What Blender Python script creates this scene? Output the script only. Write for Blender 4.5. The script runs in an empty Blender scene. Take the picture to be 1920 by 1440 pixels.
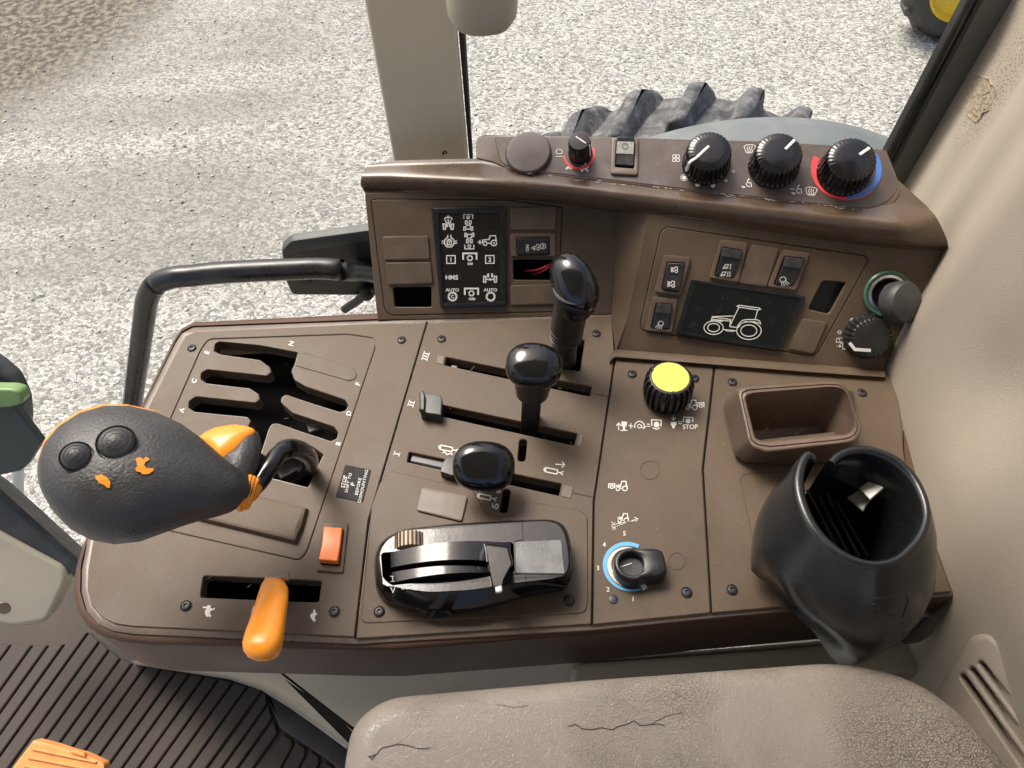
import bpy, bmesh, math, random
from mathutils import Vector, Matrix
from mathutils.geometry import tessellate_polygon
random.seed(7)
SC = bpy.context.scene
COL = SC.collection

# ------------------------------------------------------------------ camera
FPX, CAM_H = 1400.0, 0.56               # focal length for a 1920 px wide picture, height above the console top (z = 0)
PITCH, ROLL = math.radians(53), math.atan2(62, 1062)
_f = Vector((0, math.cos(PITCH), -math.sin(PITCH)))
_r0 = Vector((1, 0, 0)); _u0 = Vector((0, math.sin(PITCH), math.cos(PITCH)))
_r = _r0*math.cos(ROLL) - _u0*math.sin(ROLL)
_u = _u0*math.cos(ROLL) + _r0*math.sin(ROLL)
CAM = Vector((0, 0, CAM_H))
cd = bpy.data.cameras.new('camera'); cam = bpy.data.objects.new('camera', cd); COL.objects.link(cam)
cd.sensor_fit = 'HORIZONTAL'; cd.sensor_width = 36; cd.lens = 36*FPX/1920
cd.clip_start = 0.01; cd.clip_end = 500
M = Matrix((_r, _u, -_f)).transposed().to_4x4(); M.translation = CAM
cam.matrix_world = M
SC.camera = cam

# ------------------------------------------------------------------ light
W = bpy.data.worlds.new('World'); SC.world = W; W.use_nodes = True
nt = W.node_tree; nt.nodes.clear()
wo = nt.nodes.new('ShaderNodeOutputWorld'); wb = nt.nodes.new('ShaderNodeBackground'); sk = nt.nodes.new('ShaderNodeTexSky')
SUN_EL, SUN_AZ = math.radians(58), math.radians(-38)      # azimuth from +Y (out of the window) towards +X
sk.sky_type = 'NISHITA'; sk.sun_disc = False; sk.sun_elevation = SUN_EL; sk.sun_rotation = SUN_AZ
sk.air_density = 0.8; sk.dust_density = 6.0; sk.ozone_density = 1.0
wb.inputs[1].default_value = 0.15
tint = nt.nodes.new('ShaderNodeMix'); tint.data_type = 'RGBA'; tint.blend_type = 'MULTIPLY'; tint.inputs['Factor'].default_value = 1; tint.inputs['B'].default_value = (1.02, 1.0, .965, 1)      # high thin cloud takes the blue out of the sky
nt.links.new(sk.outputs[0], tint.inputs['A']); nt.links.new(tint.outputs['Result'], wb.inputs[0]); nt.links.new(wb.outputs[0], wo.inputs[0])
sd = bpy.data.lights.new('sun', 'SUN'); sun = bpy.data.objects.new('sun', sd); COL.objects.link(sun)
sd.energy = 1.5; sd.angle = math.radians(25); sd.color = (1, 0.965, 0.90)
sdir = Vector((math.sin(SUN_AZ)*math.cos(SUN_EL), math.cos(SUN_AZ)*math.cos(SUN_EL), math.sin(SUN_EL)))
sun.location = sdir*20; sun.rotation_euler = (-sdir).to_track_quat('-Z', 'Y').to_euler()
SC.view_settings.view_transform = 'Standard'; SC.view_settings.look = 'None'
SC.view_settings.exposure = 0.92; SC.view_settings.gamma = 1; SC.view_settings.use_curve_mapping = False
SC.cycles.max_bounces = 8; SC.cycles.transparent_max_bounces = 12

# ------------------------------------------------------------------ helpers
def ray(px, py): return _f + _r*((px-960)/FPX) - _u*((py-720)/FPX)
class Pl:
    """a real plane of the scene; turns points seen in the photograph into points on it"""
    def __init__(s, o, n):
        s.o = Vector(o); s.n = Vector(n).normalized()
        s.u = (Vector((1, 0, 0)) - s.n*s.n.x).normalized(); s.v = s.n.cross(s.u)
    def U(s, px, py, off=0.0):
        d = ray(px, py); o = s.o + s.n*off
        return CAM + d*((o-CAM).dot(s.n)/d.dot(s.n))
    def uv(s, p, off=0.0):
        q = s.U(p[0], p[1], off) - s.o
        return (q.dot(s.u), q.dot(s.v))
    def W(s, a, off=0.0): return s.o + s.u*a[0] + s.v*a[1] + s.n*off
def PZ(z): return Pl((0, 0, z), (0, 0, 1))
TOP = PZ(0)
def Z(px, py, z=0.0): return PZ(z).U(px, py)

class G:
    def __init__(s): s.v = []; s.f = []
    def add(s, vs, fs):
        k = len(s.v); s.v += [Vector(v) for v in vs]; s.f += [tuple(i+k for i in f) for f in fs]; return s
    def grid(s, rows, close=False, cap0=False, cap1=False):
        m = len(rows[0]); vs = [p for r in rows for p in r]; fs = []
        for i in range(len(rows)-1):
            for j in range(m if close else m-1):
                k = (j+1) % m
                fs.append((i*m+j, i*m+k, (i+1)*m+k, (i+1)*m+j))
        if cap0: fs.append(tuple(range(m))[::-1])
        if cap1: fs.append(tuple((len(rows)-1)*m+j for j in range(m)))
        return s.add(vs, fs)
    def box(s, c, ax, ay, az):
        c, ax, ay, az = map(Vector, (c, ax, ay, az))
        vs = [c+ax*i+ay*j+az*k for k in (-1, 1) for j in (-1, 1) for i in (-1, 1)]
        return s.add(vs, [(0, 2, 3, 1), (4, 5, 7, 6), (0, 1, 5, 4), (2, 6, 7, 3), (0, 4, 6, 2), (1, 3, 7, 5)])

def clean(poly):
    out = []
    for p in poly:
        if not out or (abs(p[0]-out[-1][0])+abs(p[1]-out[-1][1])) > 1e-7: out.append(tuple(p))
    if len(out) > 1 and abs(out[0][0]-out[-1][0])+abs(out[0][1]-out[-1][1]) < 1e-7: out.pop()
    return out
def area(p): return sum(p[i][0]*p[(i+1) % len(p)][1]-p[(i+1) % len(p)][0]*p[i][1] for i in range(len(p)))/2
def inset(p, d):
    n = len(p); out = []
    for i in range(n):
        a, b, c = p[i-1], p[i], p[(i+1) % n]
        e1 = Vector((b[0]-a[0], b[1]-a[1])).normalized(); e2 = Vector((c[0]-b[0], c[1]-b[1])).normalized()
        n1 = Vector((-e1.y, e1.x)); n2 = Vector((-e2.y, e2.x)); m = n1+n2
        if m.length < 1e-6: m = n1
        m.normalize(); k = d/max(0.45, m.dot(n1)); out.append((b[0]+m.x*k, b[1]+m.y*k))
    return out
def rnd(poly, r, seg=4):
    n = len(poly); out = []
    for i in range(n):
        rr = r[i] if isinstance(r, (list, tuple)) else r
        b = Vector(poly[i][:2]); a = Vector(poly[i-1][:2]); c = Vector(poly[(i+1) % n][:2])
        e1 = a-b; e2 = c-b; l = min(rr, e1.length*.49, e2.length*.49)
        if l < 0.3: out.append(tuple(b)); continue
        p0 = b+e1.normalized()*l; p1 = b+e2.normalized()*l
        for k in range(seg+1):
            t = k/seg; q = p0*(1-t)**2 + b*2*t*(1-t) + p1*t*t; out.append((q.x, q.y))
    return out
def rect(cx, cy, w, h, a=0):
    ca, sa = math.cos(math.radians(a)), math.sin(math.radians(a))
    return [(cx+x*ca-y*sa, cy+x*sa+y*ca) for x, y in ((-w/2, -h/2), (w/2, -h/2), (w/2, h/2), (-w/2, h/2))]
def ell(cx, cy, rx, ry, n=28, a0=0, a1=360):
    full = abs(a1-a0) >= 359.9
    return [(cx+rx*math.cos(math.radians(a0+(a1-a0)*k/(n if full else n-1))), cy-ry*math.sin(math.radians(a0+(a1-a0)*k/(n if full else n-1)))) for k in range(n)]
def plate(g, outer, holes, P, off, depth, ch=.0008, seg=1, hch=None, hdepth=None, raw=False, bottom=False, slope=None):
    """slab with its top at P+off, rounded upper edges and open holes; outlines in picture points"""
    hch = ch if hch is None else hch; hdepth = depth if hdepth is None else hdepth
    conv = (lambda p: p) if raw else (lambda p: P.uv(p, off))
    loops = []
    o2 = clean([conv(p) for p in outer])
    if area(o2) < 0: o2.reverse()
    loops.append((o2, ch, depth))
    for h in holes or []:
        h2 = clean([conv(p) for p in h])
        if area(h2) > 0: h2.reverse()
        loops.append((h2, hch, hdepth))
    tops = []
    for lp, c, dp in loops:
        prof = [(c*(1-math.sin(math.pi/2*k/seg)), c*(1-math.cos(math.pi/2*k/seg))) for k in range(seg+1)] if c > 0 else [(0, 0)]
        if slope and lp is o2: prof = [(slope[0], 0), (0, slope[1])]
        prof.append((0, dp))
        rings = [[P.W(q, off-d) for q in (inset(lp, i) if i else lp)] for i, d in prof]
        tops.append([Vector((q[0], q[1], 0)) for q in (inset(lp, prof[0][0]) if prof[0][0] else lp)])
        m = len(lp); vs = [p for r in rings for p in r]
        fs = [(i*m+j, (i+1)*m+j, (i+1)*m+(j+1) % m, i*m+(j+1) % m) for i in range(len(rings)-1) for j in range(m)]
        g.add(vs, fs)
    flat = [p for t in tops for p in t]
    if len(tops) == 1 and not bottom and len(flat) <= 4: tri = [tuple(range(len(flat)))]
    else: tri = [t if area([flat[i][:2] for i in t]) > 0 else t[::-1] for t in tessellate_polygon(tops)]
    g.add([P.W(p, off) for p in flat], tri)
    if bottom:
        o = loops[0][0]; t2 = tessellate_polygon([[Vector((q[0], q[1], 0)) for q in o]])
        g.add([P.W(q, off-depth) for q in o], [t[::-1] if area([o[i] for i in t]) > 0 else t for t in t2])
    return g
def ribbon(g, pts, w, P, off=.0004, closed=False):
    """flat printed line, w in picture points"""
    pts = clean(pts); n = len(pts)
    if n < 2: return g
    L = []; R = []
    for i in range(n):
        a = pts[i-1] if (i or closed) else None; c = pts[(i+1) % n] if (i < n-1 or closed) else None; b = pts[i]
        e1 = Vector((b[0]-a[0], b[1]-a[1])).normalized() if a else None
        e2 = Vector((c[0]-b[0], c[1]-b[1])).normalized() if c else None
        if e1 is None: e1 = e2
        if e2 is None: e2 = e1
        n1 = Vector((-e1.y, e1.x)); n2 = Vector((-e2.y, e2.x)); m = n1+n2
        if m.length < 1e-5: m = n1.copy()
        m.normalize(); k = w/2/max(.5, m.dot(n1)); bx = b[0]; by = b[1]
        if not closed and i == 0: bx -= e2.x*w*.3; by -= e2.y*w*.3
        if not closed and i == n-1: bx += e1.x*w*.3; by += e1.y*w*.3
        L.append(P.U(bx+m.x*k, by+m.y*k, off)); R.append(P.U(bx-m.x*k, by-m.y*k, off))
    fs = [(i, (i+1) % n, n+(i+1) % n, n+i) for i in range(n if closed else n-1)]
    return g.add(L+R, fs)
def fill(g, pts, P, off=.0004):
    p = clean(pts); t = tessellate_polygon([[Vector((q[0], q[1], 0)) for q in p]])
    return g.add([P.U(q[0], q[1], off) for q in p], [x if area([p[i] for i in x]) < 0 else x[::-1] for x in t])
def arcring(g, c, r0, r1, a0, a1, P, off=.0004, n=40):
    """flat ring sector in plane space; c a point on the plane, radii in metres"""
    A = []; B = []
    for k in range(n+1):
        a = math.radians(a0+(a1-a0)*k/n); d = P.u*math.cos(a)+P.v*math.sin(a)
        A.append(c+d*r0+P.n*off); B.append(c+d*r1+P.n*off)
    return g.grid([A, B])
def frame(ax, ref=None):
    ax = ax.normalized(); ref = Vector(ref) if ref else (Vector((1, 0, 0)) if abs(ax.x) < .8 else Vector((0, 1, 0)))
    a = (ref-ax*ax.dot(ref)).normalized(); return a, ax.cross(a)
def sweep(g, pts, rad, ref=None, n=20, cap=True, power=2.0):
    """rad: list of (a, b) half axes; a along ref"""
    rows = []; N = len(pts)
    for i, p in enumerate(pts):
        p = Vector(p); t = (Vector(pts[min(i+1, N-1)])-Vector(pts[max(i-1, 0)]))
        a, b = frame(t, ref); ra, rb = rad[i] if isinstance(rad[i], (tuple, list)) else (rad[i], rad[i])
        rows.append([p + a*ra*math.copysign(abs(math.cos(2*math.pi*k/n))**(2/power), math.cos(2*math.pi*k/n)) + b*rb*math.copysign(abs(math.sin(2*math.pi*k/n))**(2/power), math.sin(2*math.pi*k/n)) for k in range(n)])
    return g.grid(rows, close=True, cap0=cap, cap1=cap)
def spline(pts, m=6):
    pts = [Vector(p) for p in pts]; out = []
    for i in range(len(pts)-1):
        p0 = pts[max(i-1, 0)]; p1 = pts[i]; p2 = pts[i+1]; p3 = pts[min(i+2, len(pts)-1)]
        for k in range(m):
            t = k/m
            out.append(.5*((2*p1)+(p2-p0)*t+(2*p0-5*p1+4*p2-p3)*t*t+(3*p1-p0-3*p2+p3)*t**3))
    out.append(pts[-1]); return out
def lathe(g, c, ax, prof, n=32, flute=0, fd=0, sx=1, sy=1, ref=None, cap=True):
    """prof: (radius, height[, fluted])"""
    a, b = frame(Vector(ax), ref); ax = Vector(ax).normalized(); rows = []
    if flute: n = flute*6
    for q in prof:
        r, h = q[0], q[1]; row = []
        for k in range(n):
            t = 2*math.pi*k/n; rr = r
            if flute and len(q) > 2 and q[2]: rr = r - fd*q[2]*(1 if k % 6 in (2, 3, 4) else 0)
            row.append(Vector(c)+ax*h+a*rr*sx*math.cos(t)+b*rr*sy*math.sin(t))
        rows.append(row)
    return g.grid(rows, close=True, cap0=cap, cap1=cap)
def pxloft(g, st, n=24, power=2.2, ref=None):
    """st: (pxA, pxB, z, half thickness): ellipse sections between two picture points at height z"""
    rows = []; N = len(st); C = []; S = []
    for a, b, z, t in st:
        A = Z(a[0], a[1], z); B = Z(b[0], b[1], z); C.append((A+B)/2); S.append((A-B)/2)
    for i in range(N):
        t = (C[min(i+1, N-1)]-C[max(i-1, 0)]).normalized(); s = S[i]; up = s.normalized().cross(t) if s.length > 1e-9 else Vector((0, 0, 1))
        if up.z < 0: up = -up
        row = []
        for k in range(n):
            c, q = math.cos(2*math.pi*k/n), math.sin(2*math.pi*k/n)
            row.append(C[i]+s*math.copysign(abs(c)**(2/power), c)+up*st[i][3]*math.copysign(abs(q)**(2/power), q))
        rows.append(row)
    return g.grid(rows, close=True, cap0=True, cap1=True)
def pillow(g, outline, P, off, h, n=7, c=None, under=0.0, flat=0.0):
    """dome over an outline"""
    o = clean(outline); cx = c[0] if c else sum(p[0] for p in o)/len(o); cy = c[1] if c else sum(p[1] for p in o)/len(o)
    rows = []
    if under: rows.append([P.U(p[0], p[1], off-under) for p in o])
    for k in range(n):
        a = math.pi/2*k/n; s = math.cos(a)*(1-flat)+flat; d = math.sin(a)*h
        rows.append([P.U(p[0], p[1], off)*1.0 + (P.U(cx, cy, off)-P.U(p[0], p[1], off))*(1-s) + P.n*d for p in o])
    g.grid(rows, close=True); k = len(g.v); m = len(o)
    g.add(rows[-1]+[P.U(cx, cy, off)+P.n*h], [(j, (j+1) % m, m) for j in range(m)])
    return g
def byangle(poly, n, c):
    """resample a star shaped outline at n even angles round c"""
    out = []
    for k in range(n):
        a = 2*math.pi*k/n; d = (math.cos(a), math.sin(a)); best = None
        for i in range(len(poly)):
            p, q = poly[i], poly[(i+1) % len(poly)]; ex, ey = q[0]-p[0], q[1]-p[1]
            den = d[0]*ey-d[1]*ex
            if abs(den) < 1e-9: continue
            wx, wy = p[0]-c[0], p[1]-c[1]; t = (wx*ey-wy*ex)/den; s = (wx*d[1]-wy*d[0])/den
            if t > 0 and -1e-6 <= s <= 1+1e-6 and (best is None or t > best): best = t
        out.append((c[0]+d[0]*best, c[1]+d[1]*best))
    return out

# ------------------------------------------------------------------ objects
def tag(o, label=None, cat=None, group=None, kind=None):
    if label: o['label'] = label
    if cat: o['category'] = cat
    if group: o['group'] = group
    if kind: o['kind'] = kind
    return o
def mesh_of(name, g, loc, m, sharp=38):
    me = bpy.data.meshes.new(name); me.from_pydata([v-loc for v in g.v], [], g.f); me.update()
    bm = bmesh.new(); bm.from_mesh(me); bmesh.ops.remove_doubles(bm, verts=bm.verts, dist=1e-6)
    bmesh.ops.recalc_face_normals(bm, faces=bm.faces) if sharp >= 0 else None
    bm.to_mesh(me); bm.free()
    me.polygons.foreach_set('use_smooth', [True]*len(me.polygons)); me.set_sharp_from_angle(angle=math.radians(abs(sharp)))
    me.materials.append(m); return me
def bev(o, w, seg=2, ang=40):
    b = o.modifiers.new('edge', 'BEVEL'); b.width = w; b.segments = seg; b.limit_method = 'ANGLE'; b.angle_limit = math.radians(ang); b.harden_normals = False
    return o
def wn(o):
    w = o.modifiers.new('weighted', 'WEIGHTED_NORMAL'); w.keep_sharp = True; w.weight = 80
def thing(name, label, cat, loc, group=None):
    o = bpy.data.objects.new(name, None); COL.objects.link(o); o.empty_display_size = .02; o.location = loc
    o['base'] = tuple(loc); return tag(o, label, cat, group)
def base(o): return Vector(o['base'])
def part(name, g, m, parent, sharp=38, bevel=0, seg=2, label=None):
    loc = base(parent); o = bpy.data.objects.new(name, mesh_of(name, g, loc, m, sharp)); COL.objects.link(o)
    o['base'] = tuple(loc); o.parent = parent
    if bevel: bev(o, bevel, seg)
    if 0 < sharp <= 50: wn(o)
    if label: o['label'] = label
    return o
def solo(name, g, m, label, cat, group=None, sharp=38, bevel=0, kind=None, loc=None):
    if loc is None:
        xs = [v.x for v in g.v]; ys = [v.y for v in g.v]; zs = [v.z for v in g.v]
        loc = Vector(((min(xs)+max(xs))/2, (min(ys)+max(ys))/2, min(zs)))
    o = bpy.data.objects.new(name, mesh_of(name, g, loc, m, sharp)); COL.objects.link(o); o.location = loc; o['base'] = tuple(loc)
    if bevel: bev(o, bevel)
    if 0 < sharp <= 50: wn(o)
    return tag(o, label, cat, group, kind)
def text(g, s, cx, cy, h, rot, P, off=.0005, bold=.012, space=1.0, sx=1.0):
    """flat lettering; h the cap height in picture points, rot counter-clockwise in the picture"""
    cu = bpy.data.curves.new('t', 'FONT'); cu.body = s; cu.align_x = 'CENTER'; cu.size = 1; cu.offset = bold; cu.space_character = space; cu.resolution_u = 3
    ob = bpy.data.objects.new('t', cu); COL.objects.link(ob)
    dg = bpy.context.evaluated_depsgraph_get(); me = bpy.data.meshes.new_from_object(ob.evaluated_get(dg))
    k = h/.69; r = math.radians(rot); vs = []
    for v in me.vertices:
        x, y = v.co.x*k*sx, (v.co.y-.345)*k
        vs.append(P.U(cx+x*math.cos(r)-y*math.sin(r), cy-x*math.sin(r)-y*math.cos(r), off))
    g.add(vs, [tuple(p.vertices) for p in me.polygons])
    bpy.data.objects.remove(ob); bpy.data.meshes.remove(me); bpy.data.curves.remove(cu); return g

# ------------------------------------------------------------------ materials
def nd(nt, t, **k):
    n = nt.nodes.new(t)
    for a, b in k.items(): setattr(n, a, b)
    return n
def mat(name, col, rough=.5, var=.12, vs=40, bump=0, bs=800, spec=.5, metal=0, coat=0, dust=0, dustcol=(.35, .32, .28), ds=25, rvar=.08, emis=0):
    m = bpy.data.materials.new(name); m.use_nodes = True; nt = m.node_tree; b = nt.nodes['Principled BSDF']; L = nt.links.new
    tc = nd(nt, 'ShaderNodeTexCoord'); geo = tc.outputs['Object']
    n1 = nd(nt, 'ShaderNodeTexNoise'); n1.inputs['Scale'].default_value = vs; n1.inputs['Detail'].default_value = 6; n1.inputs['Roughness'].default_value = .6; L(geo, n1.inputs['Vector'])
    mr = nd(nt, 'ShaderNodeMapRange'); mr.inputs['From Min'].default_value = .3; mr.inputs['From Max'].default_value = .7; mr.inputs['To Min'].default_value = 1-var; mr.inputs['To Max'].default_value = 1+var; L(n1.outputs[0], mr.inputs[0])
    mx = nd(nt, 'ShaderNodeMix', data_type='RGBA', blend_type='MULTIPLY'); mx.inputs['Factor'].default_value = 1; mx.inputs['A'].default_value = (*col, 1); L(mr.outputs[0], mx.inputs['B'])
    out = mx.outputs['Result']
    rr = nd(nt, 'ShaderNodeMapRange'); rr.inputs['From Min'].default_value = .3; rr.inputs['From Max'].default_value = .7; rr.inputs['To Min'].default_value = max(0, rough-rvar); rr.inputs['To Max'].default_value = min(1, rough+rvar); L(n1.outputs[0], rr.inputs[0]); ro = rr.outputs[0]
    if dust:
        n2 = nd(nt, 'ShaderNodeTexNoise'); n2.inputs['Scale'].default_value = ds; n2.inputs['Detail'].default_value = 9; n2.inputs['Roughness'].default_value = .72; L(geo, n2.inputs['Vector'])
        m2 = nd(nt, 'ShaderNodeMapRange'); m2.inputs['From Min'].default_value = .5; m2.inputs['From Max'].default_value = .78; m2.inputs['To Max'].default_value = dust; L(n2.outputs[0], m2.inputs[0])
        n3 = nd(nt, 'ShaderNodeTexVoronoi'); n3.inputs['Scale'].default_value = ds*6; L(geo, n3.inputs['Vector'])
        m3 = nd(nt, 'ShaderNodeMapRange'); m3.inputs['From Min'].default_value = .09; m3.inputs['From Max'].default_value = .04; m3.inputs['To Max'].default_value = dust*.8; L(n3.outputs['Distance'], m3.inputs[0])
        ad = nd(nt, 'ShaderNodeMath', operation='MAXIMUM'); L(m2.outputs[0], ad.inputs[0]); L(m3.outputs[0], ad.inputs[1])
        x2 = nd(nt, 'ShaderNodeMix', data_type='RGBA'); L(ad.outputs[0], x2.inputs['Factor']); L(out, x2.inputs['A']); x2.inputs['B'].default_value = (*dustcol, 1); out = x2.outputs['Result']
        a3 = nd(nt, 'ShaderNodeMath', operation='MULTIPLY_ADD'); L(ad.outputs[0], a3.inputs[0]); a3.inputs[1].default_value = .5; L(ro, a3.inputs[2]); ro = a3.outputs[0]
    L(out, b.inputs['Base Color']); L(ro, b.inputs['Roughness'])
    b.inputs['Specular IOR Level'].default_value = spec; b.inputs['Metallic'].default_value = metal
    if coat: b.inputs['Coat Weight'].default_value = coat; b.inputs['Coat Roughness'].default_value = .12
    if bump:
        n4 = nd(nt, 'ShaderNodeTexNoise'); n4.inputs['Scale'].default_value = bs; n4.inputs['Detail'].default_value = 3; L(geo, n4.inputs['Vector'])
        bp = nd(nt, 'ShaderNodeBump'); bp.inputs['Strength'].default_value = bump; bp.inputs['Distance'].default_value = .001; L(n4.outputs[0], bp.inputs['Height']); L(bp.outputs[0], b.inputs['Normal'])
    return m
BROWN = mat('brown_plastic', (.090, .063, .040), .47, .22, 14, .22, 1400, spec=.28, rvar=.13, dust=.15, dustcol=(.22, .18, .15), ds=30)
BROWNE = mat('brown_polished_edge_sheen', (.135, .104, .080), .30, .15, 30, .1, 900, dust=.2, ds=40)  # smoother edge plastic, its brown lightened to paint in the sheen
BROWNS = mat('brown_skirt_plastic', (.085, .049, .033), .5, .14, 14, .2, 1400, spec=.18, dust=.1, dustcol=(.18, .14, .11), ds=20)
BROWND = mat('brown_plastic_smooth', (.086, .058, .038), .25, .1, 14, .08, 900, dust=.16, dustcol=(.3, .26, .23), ds=22)
BROWNL = mat('brown_cover_plastic', (.098, .071, .048), .42, .2, 60, .15, 1200, dust=.1, dustcol=(.06, .04, .03), ds=40)
STRIP = mat('dark_brown_strip', (.074, .055, .046), .36, .15, 40, .1, 1200, dust=.22, dustcol=(.3, .28, .26), ds=35)
BLACK = mat('black_gloss', (.006, .006, .007), .13, .2, 30, .03, 300, dust=.05, ds=60, rvar=.05)
BLACKM = mat('black_satin', (.014, .014, .015), .36, .2, 50, .1, 900, dust=.06, ds=50)
CUPM = mat('black_moulded', (.010, .011, .012), .24, .2, 18, .1, 900, dust=.10, dustcol=(.12, .13, .13), ds=14)
RUBBER = mat('grip_rubber', (.044, .043, .041), .42, .2, 60, .5, 480, dust=.12, dustcol=(.1, .1, .1), ds=40)
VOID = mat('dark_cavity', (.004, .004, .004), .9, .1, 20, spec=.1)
WHITE = mat('white_print', (.66, .65, .60), .55, .15, 300, dust=.25, dustcol=(.30, .27, .23), ds=300)
DIMP = mat('faint_print', (.018, .020, .022), .4, .1, 100)
ORANGE = mat('orange_plastic', (.93, .31, .02), .3, .08, 40, .03, 400, dust=.10, dustcol=(.35, .12, .02), ds=30)
ORANGER = mat('orange_red_plastic', (.86, .20, .03), .36, .08, 60, .03, 500, dust=.12, dustcol=(.3, .08, .03), ds=60)
PEDAL = mat('pale_orange_plastic', (.74, .30, .09), .5, .12, 30, .2, 300)
YELLOW = mat('yellow_disc', (.70, .60, .085), .55, .06, 60, .05, 400, dust=.15, dustcol=(.5, .5, .2), ds=90)
RED = mat('red_print', (.62, .045, .05), .45, .06, 100)
BLUE = mat('blue_print', (.045, .14, .46), .45, .06, 100)
SKYB = mat('light_blue_print', (.10, .36, .62), .45, .06, 100)
CREAM = mat('cream_print', (.62, .55, .48), .5, .06, 100)
BEIGE2 = mat('beige_pedestal', (.44, .395, .30), .5, .08, 10, .15, 500, spec=.3, dust=.2, dustcol=(.16, .13, .10), ds=10)
BEIGE = mat('beige_paint', (.37, .34, .265), .42, .06, 10, .12, 500, dust=.16, dustcol=(.26, .23, .18), ds=8)
STEEL = mat('steel', (.42, .42, .42), .32, .1, 80, .05, 600, metal=1)
GREYW = mat('worn_grey_sheen', (.115, .118, .118), .28, .35, 45, .08, 400, dust=.6, dustcol=(.30, .30, .29), ds=28)  # worn grey; base and dust lightened to paint in the control block's reflection
SCREWM = mat('screw_dark', (.020, .018, .017), .45, .2, 200)
SEAL = mat('black_seal_rubber', (.012, .012, .013), .45, .2, 40, .1, 600, dust=.15, ds=15)
POSTP = mat('window_post_grey', (.10, .106, .104), .45, .1, 15, .05, 500, dust=.25, dustcol=(.2, .2, .19), ds=20)
POSTG = mat('dark_grey_paint', (.032, .036, .036), .4, .1, 15, .05, 500, dust=.25, dustcol=(.2, .2, .19), ds=20)
MATR = mat('floor_rubber', (.052, .042, .035), .68, .2, 12, .3, 700, spec=.25, dust=.22, dustcol=(.16, .135, .11), ds=9)
BIN = mat('tan_brown_plastic', (.115, .078, .055), .36, .08, 20, .12, 900, dust=.12, ds=40)
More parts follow.
